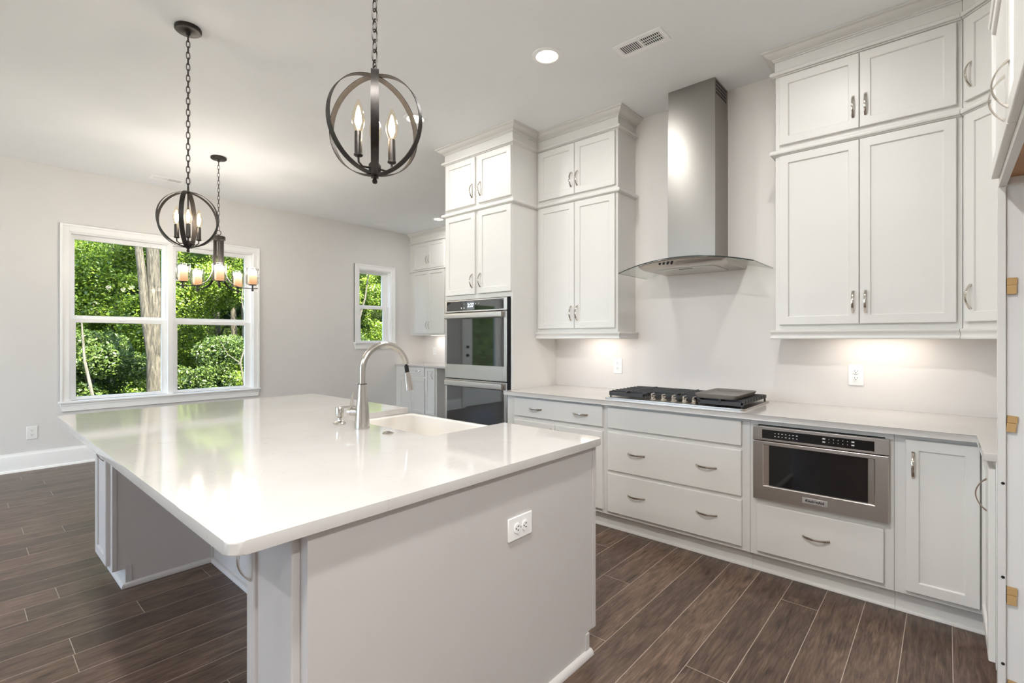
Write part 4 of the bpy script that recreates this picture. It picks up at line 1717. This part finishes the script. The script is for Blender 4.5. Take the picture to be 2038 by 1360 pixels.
def pendant(x, y, label, ring_az, bulb_az):
    """Three crossed flat hoops round a cluster of candle lamps, hung on a chain."""
    t = thing('orb_pendant', label, 'pendant light', (x, y, ZC - 0.0004), 0, 'orb pendants over the island')
    canopy(t)
    zc = 1.970 - ZC
    R = 0.158
    ztop = zc + R
    put(chain_mesh(-(ztop + 0.012) - 0.044), 'chain', t, (0, 0, -0.044))
    loop = MB()
    loop.tube([(0.010 * math.cos(2 * PI * k / 14), 0, ztop + 0.014 + 0.016 * math.sin(2 * PI * k / 14)) for k in range(14)], 0.0026, 7, closed=True)
    loop.cyl((0, 0, ztop - 0.012), (0, 0, ztop + 0.002), 0.010, 0.007, seg=14)
    loop.build('hanging_loop', M_BRONZE, t)
    for i, az in enumerate(ring_az):
        r = R - i * 0.0026
        mb = MB()
        N = 64
        w, th = 0.0115, 0.0011
        rings = []
        for k in range(N):
            a = 2 * PI * k / N
            rings.append([mb.bm.verts.new(((r + o_) * math.sin(a), w_, (r + o_) * math.cos(a))) for o_, w_ in ((th, -w), (th, w), (-th, w), (-th, -w))])
        for k in range(N):
            a, b = rings[k], rings[(k + 1) % N]
            for q in range(4):
                l = (q + 1) % 4
                mb.bm.faces.new((a[q], b[q], b[l], a[l]))
        mb.build('hoop', M_BRONZE, t, (0, 0, zc), (0, 0, az))
    mb = MB()
    mb.cyl((0, 0, zc - R + 0.004), (0, 0, ztop - 0.012), 0.0045, seg=12)
    mb.lathe([(0, 0), (0.016, 0.0), (0.019, 0.006), (0.019, 0.024), (0.015, 0.030), (0, 0.030)], (0, 0, zc - R + 0.010), 22)
    mb.build('center_stem', M_BRONZE, t)
    MB().lathe([(0, -0.024), (0.006, -0.022), (0.0085, -0.016), (0.006, -0.009), (0.0045, -0.006), (0.009, -0.003), (0.009, 0.0), (0, 0.0)], (0, 0, zc - R - 0.0012), 16).build('finial', M_BRONZE, t)
    for az in bulb_az:
        cx, cy = 0.054 * math.cos(az), 0.054 * math.sin(az)
        mb = MB()
        zb = zc - R + 0.024
        pts = [(0.016 * math.cos(az), 0.016 * math.sin(az), zb), (0.040 * math.cos(az), 0.040 * math.sin(az), zb - 0.003), (cx * 0.98, cy * 0.98, zb + 0.008), (cx, cy, zb + 0.028)]
        mb.tube(pts, 0.0035, 8)
        mb.lathe([(0, 0), (0.009, 0), (0.0135, 0.003), (0.0135, 0.007), (0.0115, 0.009), (0.0112, 0.075), (0.010, 0.077), (0, 0.077)], (cx, cy, zb + 0.024), 20)
        s = mb.build('candle_socket', M_BRONZE, t)
        b = put(BULB_ME, 'bulb', s, (cx, cy, zb + 0.1012))
        put(CORE_ME, 'filament', s, (cx, cy, zb + 0.1012))
        point('bulb_light', t, (cx, cy, zb + 0.101 + 0.045), 0.012, BULB_W, (1.0, 0.91, 0.80))
    return t


vx1 = math.atan2(0.875, -1.345)
pendant(-1.345, 0.875, 'nearer orb pendant light with three dark hoops, hung over the island', [vx1, vx1 + PI / 3, vx1 - PI / 3], [vx1 - PI / 2 + 0.25, vx1 + PI / 2 + 0.45, vx1 - 0.02])
vx2 = math.atan2(0.875, -3.20)
pendant(-3.200, 0.875, 'farther orb pendant light whose canopy shows on the ceiling, in front of the window', [vx2 - 0.20, vx2 + PI / 3 + 0.1, vx2 - PI / 3 - 0.16], [vx2 - PI / 2 + 0.35, vx2 + PI + 0.0, vx2 + PI / 2 + 0.15])


def chandelier(x, y, label, az0):
    t = thing('chandelier', label, 'chandelier', (x, y, ZC - 0.0004))
    canopy(t, 0.066)
    zcap1, zcap0 = 2.288 - ZC, 2.248 - ZC
    put(chain_mesh(-(zcap1 + 0.058) - 0.044, 0.036, 0.0021, 0.0085, 0.0225), 'chain', t, (0, 0, -0.044))
    mb = MB()
    mb.tube([(0, 0.022 * math.cos(2 * PI * k / 20), zcap1 + 0.034 + 0.022 * math.sin(2 * PI * k / 20)) for k in range(20)], 0.0032, 8, closed=True)
    mb.cyl((0, 0, zcap1 - 0.001), (0, 0, zcap1 + 0.014), 0.008, seg=12)
    mb.build('hanging_loop', M_BRONZE, t)
    MB().lathe([(0, zcap0), (0.054, zcap0), (0.058, zcap0 + 0.004), (0.058, zcap1 - 0.006), (0.052, zcap1), (0, zcap1)], seg=36).build('top_cap', M_BRONZE, t)
    shade_out = MB().lathe([(0.010, 0), (0.050, 0), (0.0565, 0.004), (0.0585, 0.014), (0.0585, 0.158), (0.0568, 0.158), (0.0568, 0.014), (0.050, 0.0045)], seg=36).mesh('outer_glass', M_CLEAR)
    shade_in = MB().lathe([(0, 0.006), (0.036, 0.006), (0.039, 0.010), (0.039, 0.136), (0.0375, 0.136), (0.0375, 0.128), (0.0, 0.120)], seg=30).mesh('frosted_shade', M_SHADE)
    for k in range(5):
        az = az0 + 2 * PI * k / 5
        ca, sa = math.cos(az), math.sin(az)
        prof = [(0.040, zcap0), (0.040, 2.10 - ZC), (0.042, 2.02 - ZC), (0.052, 1.945 - ZC), (0.075, 1.880 - ZC), (0.115, 1.830 - ZC), (0.170, 1.802 - ZC), (0.235, 1.792 - ZC), (0.305, 1.790 - ZC), (0.345, 1.792 - ZC)]
        # smooth the path
        P = [Vector((p[0], 0, p[1])) for p in prof]
        for _ in range(2):
            q = [P[0]]
            for a, b in zip(P, P[1:]):
                q += [a * 0.75 + b * 0.25, a * 0.25 + b * 0.75]
            q.append(P[-1])
            P = q
        pts = [(p.x * ca, p.x * sa, p.z) for p in P]
        mb = MB()
        side = Vector((-sa, ca, 0))
        mb.tube(pts, 1.0, sect=[(0.0105, 0.0035), (0.0105, -0.0035), (-0.0105, -0.0035), (-0.0105, 0.0035)], up=side)
        mb.cyl((0.298 * ca, 0.298 * sa, 1.764 - ZC), (0.298 * ca, 0.298 * sa, 1.7865 - ZC), 0.010, seg=14)
        mb.cyl((0.298 * ca, 0.298 * sa, 1.7925 - ZC), (0.298 * ca, 0.298 * sa, 1.822 - ZC), 0.0075, seg=12)
        arm = mb.build('arm', M_BRONZE, t)
        zs0 = 1.8225 - ZC
        MB().lathe([(0, 0), (0.034, 0), (0.036, 0.003), (0.034, 0.006), (0, 0.006)], (0.298 * ca, 0.298 * sa, zs0), 26).build('shade_holder', M_BRONZE, arm)
        put(shade_out, 'outer_glass', arm, (0.298 * ca, 0.298 * sa, zs0 + 0.0065))
        put(shade_in, 'frosted_shade', arm, (0.298 * ca, 0.298 * sa, zs0 + 0.0070))
        point('shade_light', t, (0.298 * ca, 0.298 * sa, zs0 + 0.172), 0.03, SHADE_W, (1.0, 0.90, 0.77))
    return t


cvx = math.atan2(-1.69, 5.26)
chandelier(-5.262, 1.693, 'five-light dark bronze chandelier with glass candle shades in front of the window', cvx + 0.02)


# ---- ceiling registers
def register(x0, x1, y0, y1, label, lengthwise='x'):
    """Two-way stamped ceiling register."""
    t = thing('ceiling_vent', label, 'vent', ((x0 + x1) / 2, (y0 + y1) / 2, ZC - 0.0004))
    lx, ly = (x1 - x0) / 2, (y1 - y0) / 2
    if lengthwise == 'y':
        t.rotation_euler = (0, 0, PI / 2)
        lx, ly = ly, lx
    ix, iy = lx - 0.026, ly - 0.034
    mb = MB()
    for a in ((-lx, lx, -ly, -iy), (-lx, lx, iy, ly), (-lx, -ix, -iy, iy), (ix, lx, -iy, iy), (-0.006, 0.006, -iy, iy)):
        mb.box(a[0], a[1], a[2], a[3], -0.006, 0, 0.0015)
    mb.build('frame', M_TRIM, t)
    MB().box(-ix, ix, -iy, iy, -0.0012, -0.0002).build('duct_opening', M_SHADOWGAP, t)
    mb = MB()
    n = 10
    for k in range(n):
        x = -ix + (ix - 0.006) * (k + 0.5) / n
        mb.faces([(x - 0.0055, -iy, -0.002), (x + 0.0035, -iy, -0.0055), (x + 0.0035, iy, -0.0055), (x - 0.0055, iy, -0.002),
                  (x - 0.0055, -iy, -0.0015), (x + 0.0035, -iy, -0.0050), (x + 0.0035, iy, -0.0050), (x - 0.0055, iy, -0.0015)],
                 [(0, 1, 2, 3), (4, 7, 6, 5), (0, 4, 5, 1), (2, 6, 7, 3)])
    for k in range(n):
        x = 0.006 + (ix - 0.006) * (k + 0.5) / n
        mb.box(x - 0.0018, x + 0.0018, -iy, iy, -0.0050, -0.0018)
    for q in (-1, 1):
        mb.box(0.006, ix, q * iy / 3 - 0.002, q * iy / 3 + 0.002, -0.0048, -0.0020)
    mb.build('louvers', M_TRIM, t)
    return t


register(-1.506, -1.201, 2.613, 2.766, 'white ceiling vent right of the recessed light, near the range hood')
register(-6.49, -6.34, 1.40, 1.71, 'white ceiling vent near the window wall, left of the farther pendant chain', 'y')
register(-6.55, -6.42, 4.24, 4.42, 'small ceiling vent in front of the small window, far corner', 'y')

# ================================================================== REFRIGERATOR SPACE
pn = thing('refrigerator_end_panel', 'white vertical end panel edge at the right, beside the empty refrigerator space', 'panel', (0.1465, 2.4725, 0))
MB().box(-0.0105, 0.0105, -0.0175, 0.0165, 0.0, 1.8395, 0.0008).build('panel', M_CAB, pn)
mb = MB()
mb2 = MB()
for z in (0.79, 0.458, 0.152):
    mb.lathe([(0, 0.0018), (0.0022, 0.0018), (0.003, 0.001), (0.005, 0.0018), (0.0052, 0)], (0, 0, 0), 12)
    for v in mb.bm.verts:
        if v.co.y > -0.017 and abs(v.co.z) < 0.05 and abs(v.co.x) < 0.01 and not v.tag:
            v.co = Vector((v.co.x + 0.003, -0.0177 - v.co.z, z + v.co.y))
            v.tag = True
mb.build('screws', M_SLOT, pn)
for z, h_, tw, lb in ((1.487, 0.058, 0.0, 'tan wood shim sticking out beside the panel, highest of the column'),
                      (1.001, 0.056, 0.2, 'split tan wood shim beside the panel at counter height'),
                      (0.395, 0.060, 0.0, 'tan wood shim beside the panel below counter height, above the floor'),
                      (0.070, 0.050, 0.35, 'lowest tan wood shim beside the panel, near the floor')):
    mb = MB()
    mb.box(-0.0125, 0.0115, -0.014, 0.0, -h_ / 2, 0.003, 0.0006)
    mb.box(-0.0125, 0.0135, -0.010, 0.0, 0.004, h_ / 2, 0.0006)
    o = mb.build('wood_shim', M_SHIM, None, (0.1720, 2.4696, z), (0, tw * 0.4, 0))
    tag(o, lb, 'shim', 'wood shims beside the refrigerator panel')

# ================================================================== OUTSIDE: WOODS
RNG = np.random.default_rng(11)


def ground_z(x):
    return GND + float(np.interp(-x, [9, 12, 16, 19], [0, -0.05, 0.1, 1.2]))


def leaf_mesh(name, n, blobs, size, mat, keep=None, droop=0.35):
    """Thousands of folded leaves scattered through blobs [(x,y,z,rx,ry,rz)]."""
    bl = np.array(blobs)
    w = (bl[:, 3] * bl[:, 4] * bl[:, 5]) ** 0.8
    idx = RNG.choice(len(bl), n, p=w / w.sum())
    d = RNG.normal(size=(n, 3))
    d /= np.linalg.norm(d, axis=1)[:, None]
    rad = RNG.uniform(0.25, 1.0, n) ** 0.5
    c = bl[idx, :3] + d * rad[:, None] * bl[idx, 3:]
    if keep is not None:
        c = c[keep(c)]
        n = len(c)
    nrm = RNG.normal(size=(n, 3)) * 0.6 + np.array([0.45, 0, 0.75])
    nrm /= np.linalg.norm(nrm, axis=1)[:, None]
    t = RNG.normal(size=(n, 3))
    t[:, 2] -= droop
    t -= nrm * (t * nrm).sum(1)[:, None]
    t /= np.linalg.norm(t, axis=1)[:, None]
    b = np.cross(nrm, t)
    s = (size * RNG.uniform(0.6, 1.35, n))[:, None]
    fold = nrm * s * 0.18
    P = np.stack([c - t * s, c - b * s * 0.55 + fold - t * s * 0.1, c + t * s, c + b * s * 0.55 + fold - t * s * 0.1], 1)
    me = bpy.data.meshes.new(name)
    V = P.reshape(-1, 3)
    base = np.arange(n)[:, None] * 4
    F = np.concatenate([base + np.array([0, 1, 2]), base + np.array([0, 2, 3])], 1).reshape(-1, 3)
    me.vertices.add(len(V))
    me.vertices.foreach_set('co', V.astype(np.float32).ravel())
    me.loops.add(len(F) * 3)
    me.loops.foreach_set('vertex_index', F.astype(np.int32).ravel())
    me.polygons.add(len(F))
    me.polygons.foreach_set('loop_start', np.arange(0, len(F) * 3, 3, dtype=np.int32))
    me.update(calc_edges=True)
    me.materials.append(mat)
    return me


rr = random.Random(5)
# (kind, x, y): neighbouring crowns keep to their own ground, as crowded trees do
SITES = []
for k in range(9):
    SITES.append(('shrub', -12.0 + rr.uniform(-0.35, 0.35), -3.6 + 1.85 * k + rr.uniform(-0.3, 0.3)))
for k in range(8):
    SITES.append(('young', -13.9 + rr.uniform(-0.4, 0.4), -4.4 + 2.35 * k + rr.uniform(-0.4, 0.4)))
for k in range(8):
    SITES.append(('tall', -19.0 + rr.uniform(-0.4, 0.4), -4.6 + 2.9 * k + rr.uniform(-0.5, 0.5)))
for k in range(8):
    SITES.append(('tall', -16.4 + rr.uniform(-0.4, 0.4), -6.0 + 2.9 * k + rr.uniform(-0.5, 0.5)))
XY = np.array([(x, y) for _, x, y in SITES])
# trunks standing on their own: (x, y, clear radius)
SOLO = np.array([(-10.6, 2.41, 0.62), (-10.3, 3.82, 0.55), (-10.4, 1.62, 0.40), (-11.0, 6.72, 0.60)])
KINDS = {'tall': ('broadleaf_tree', 'tree', (0.2, 8.0, 2.5), 0.041, 52000, M_LEAF, 0.11, M_BARK, 7.2, 'tall leafy green tree standing in the woods beyond the windows', 'tall trees in the woods'),
         'young': ('understory_tree', 'tree', (0.0, 4.6, 1.9), 0.037, 46000, M_LEAF, 0.055, M_TWIG, 4.3, 'young leafy tree of the understory beyond the windows', 'young trees in the woods'),
         'shrub': ('woodland_shrub', 'shrub', (0.0, 1.75, 1.5), 0.032, 32000, M_LEAF2, 0.025, M_TWIG, 1.5, 'green shrub growing on the ground beyond the windows', 'shrubs in the woods')}
for si, (kd, sx, sy) in enumerate(SITES):
    nm, cat, (c0, c1, cr), lsz, ln, lm, tr_, bk, th, lb, grp = KINDS[kd]
    gz0 = ground_z(sx)
    t = thing(nm, lb, cat, (sx, sy, gz0), 0, grp)
    dn = np.sort(np.linalg.norm(XY - XY[si], axis=1))[1]
    mb = MB()
    pts = [(0, 0, -0.3)]
    x = y = 0
    for k in range(1, 9):
        x += rr.uniform(-0.05, 0.05)
        y += rr.uniform(-0.05, 0.05)
        pts.append((x, y, th * k / 8))
    mb.tube(pts, [tr_ * (1 - 0.75 * k / 8) for k in range(9)], 9)
    for k in range(10):
        i = rr.randint(2, 7)
        a = rr.uniform(0, 2 * PI)
        L = dn * rr.uniform(0.18, 0.36)
        p = Vector(pts[i])
        mb.tube([p, p + Vector((math.cos(a) * L * 0.5, math.sin(a) * L * 0.5, L * 0.30)), p + Vector((math.cos(a) * L, math.sin(a) * L, L * 0.75))], [tr_ * 0.35, tr_ * 0.22, tr_ * 0.06], 6)
    mb.build('trunk', bk, t)
    blobs = []
    for _ in range(26):
        a, u = rr.uniform(0, 2 * PI), rr.random()
        rad = cr * math.sin(PI * (0.18 + 0.74 * u)) * rr.uniform(0.2, 0.9)
        q = rr.uniform(0.16, 0.36) * cr
        blobs.append((rad * math.cos(a), rad * math.sin(a), c0 + (c1 - c0) * u, q, q, q * 0.8))

    def keep(c, si=si):
        p = c[:, :2] + XY[si]
        d = np.linalg.norm(p[:, None, :] - XY[None], axis=2)
        own = d[:, si].copy()
        d[:, si] = 1e9
        ok = own + 0.20 < d.min(1)
        ds = np.linalg.norm(p[:, None, :] - SOLO[None, :, :2], axis=2) - SOLO[None, :, 2]
        return ok & (ds.min(1) > 0.08) & (c[:, 2] > 0.02)
    put(leaf_mesh('foliage', ln, blobs, lsz, lm, keep), 'foliage', t)

# the big grey trunk that forks low, seen through the left-hand panes
bt = thing('forked_tree', 'large grey-barked tree with a forked trunk seen through the left window panes', 'tree', (-10.6, 2.41, GND))
mb = MB()
mb.tube([(0, 0, -0.3), (0.01, 0.0, 0.5), (0.0, -0.01, 1.3), (0.0, -0.03, 2.2), (0.02, -0.06, 3.4), (0.0, -0.10, 5.2), (0.05, -0.14, 8.0)], [0.19, 0.150, 0.135, 0.112, 0.096, 0.085, 0.06], 18)
mb.tube([(0, 0.05, 0.6), (0.02, 0.10, 1.5), (0.04, 0.17, 2.4), (0.05, 0.23, 3.4), (0.0, 0.32, 5.2), (-0.1, 0.42, 8.0)], [0.10, 0.105, 0.088, 0.078, 0.065, 0.045], 14)
mb.tube([(0, -0.06, 1.3), (0.02, -0.15, 2.1), (0.02, -0.22, 3.0), (0.0, -0.32, 4.0), (-0.05, -0.45, 6.0)], [0.06, 0.075, 0.065, 0.05, 0.03], 12)
mb.build('trunk', M_BARK, bt)
put(leaf_mesh('foliage', 9000, [(0, 0, 7, 1.0, 1.6, 1.4), (0.3, 1.2, 6, 0.7, 1.0, 0.8), (0.2, -1.3, 6.2, 0.7, 1.0, 0.8)], 0.045, M_LEAF), 'foliage', bt)

# bare crooked sapling (lower right pane), leaning stem (lower left), thin tree at the small window
sp_ = MB()
sp_.tube([(0, 0, -0.2), (0.0, 0.05, 0.5), (0.02, -0.06, 0.9), (0.0, -0.12, 1.4), (0.0, 0.02, 1.9), (0.0, -0.10, 2.6), (0, -0.05, 3.2)], [0.020, 0.019, 0.017, 0.015, 0.012, 0.010, 0.005], 7)
sp_.tube([(0, 0.02, 0.55), (0.02, 0.12, 0.95), (0.0, 0.06, 1.45), (0, 0.16, 2.1), (0, 0.34, 2.5)], [0.016, 0.015, 0.012, 0.009, 0.004], 7)
sp_.tube([(0, -0.10, 1.35), (0, -0.35, 1.55), (0, -0.50, 1.85)], [0.010, 0.008, 0.004], 6)
sp_.tube([(0, 0.10, 1.70), (0, 0.35, 1.80), (0, 0.52, 2.02)], [0.009, 0.007, 0.003], 6)
s1 = thing('bare_sapling', 'pale bare crooked sapling seen in the lower right window pane', 'tree', (-10.3, 3.82, GND))
sp_.build('stems', M_TWIG, s1)
s2 = thing('leaning_sapling', 'thin brown sapling leaning across the lower left window pane', 'tree', (-10.4, 1.62, GND))
MB().tube([(0, 0.08, -0.1), (0, -0.10, 0.8), (0, -0.22, 1.5), (0, -0.26, 2.2)], [0.030, 0.026, 0.020, 0.010], 8).build('stem', M_TWIG, s2)
s3 = thing('slender_tree', 'slender dark-stemmed tree seen through the small window', 'tree', (-11.0, 6.72, GND))
m3 = MB()
m3.tube([(0, 0, -0.2), (0.02, 0.03, 1.2), (0.0, -0.05, 2.2), (0.02, -0.10, 3.2), (0.0, -0.05, 5.0)], [0.055, 0.05, 0.045, 0.035, 0.02], 9)
m3.tube([(0.0, -0.05, 2.2), (0.02, 0.15, 2.9), (0, 0.30, 3.8)], [0.028, 0.022, 0.010], 7)
m3.tube([(0.02, -0.08, 2.6), (0.02, -0.30, 3.2), (0, -0.40, 4.0)], [0.025, 0.02, 0.008], 7)
m3.build('trunk', M_BARK, s3)
put(leaf_mesh('foliage', 3500, [(0, 0, 4.9, 0.6, 1.0, 0.9), (0.1, 0.5, 3.9, 0.4, 0.5, 0.4)], 0.038, M_LEAF), 'foliage', s3)
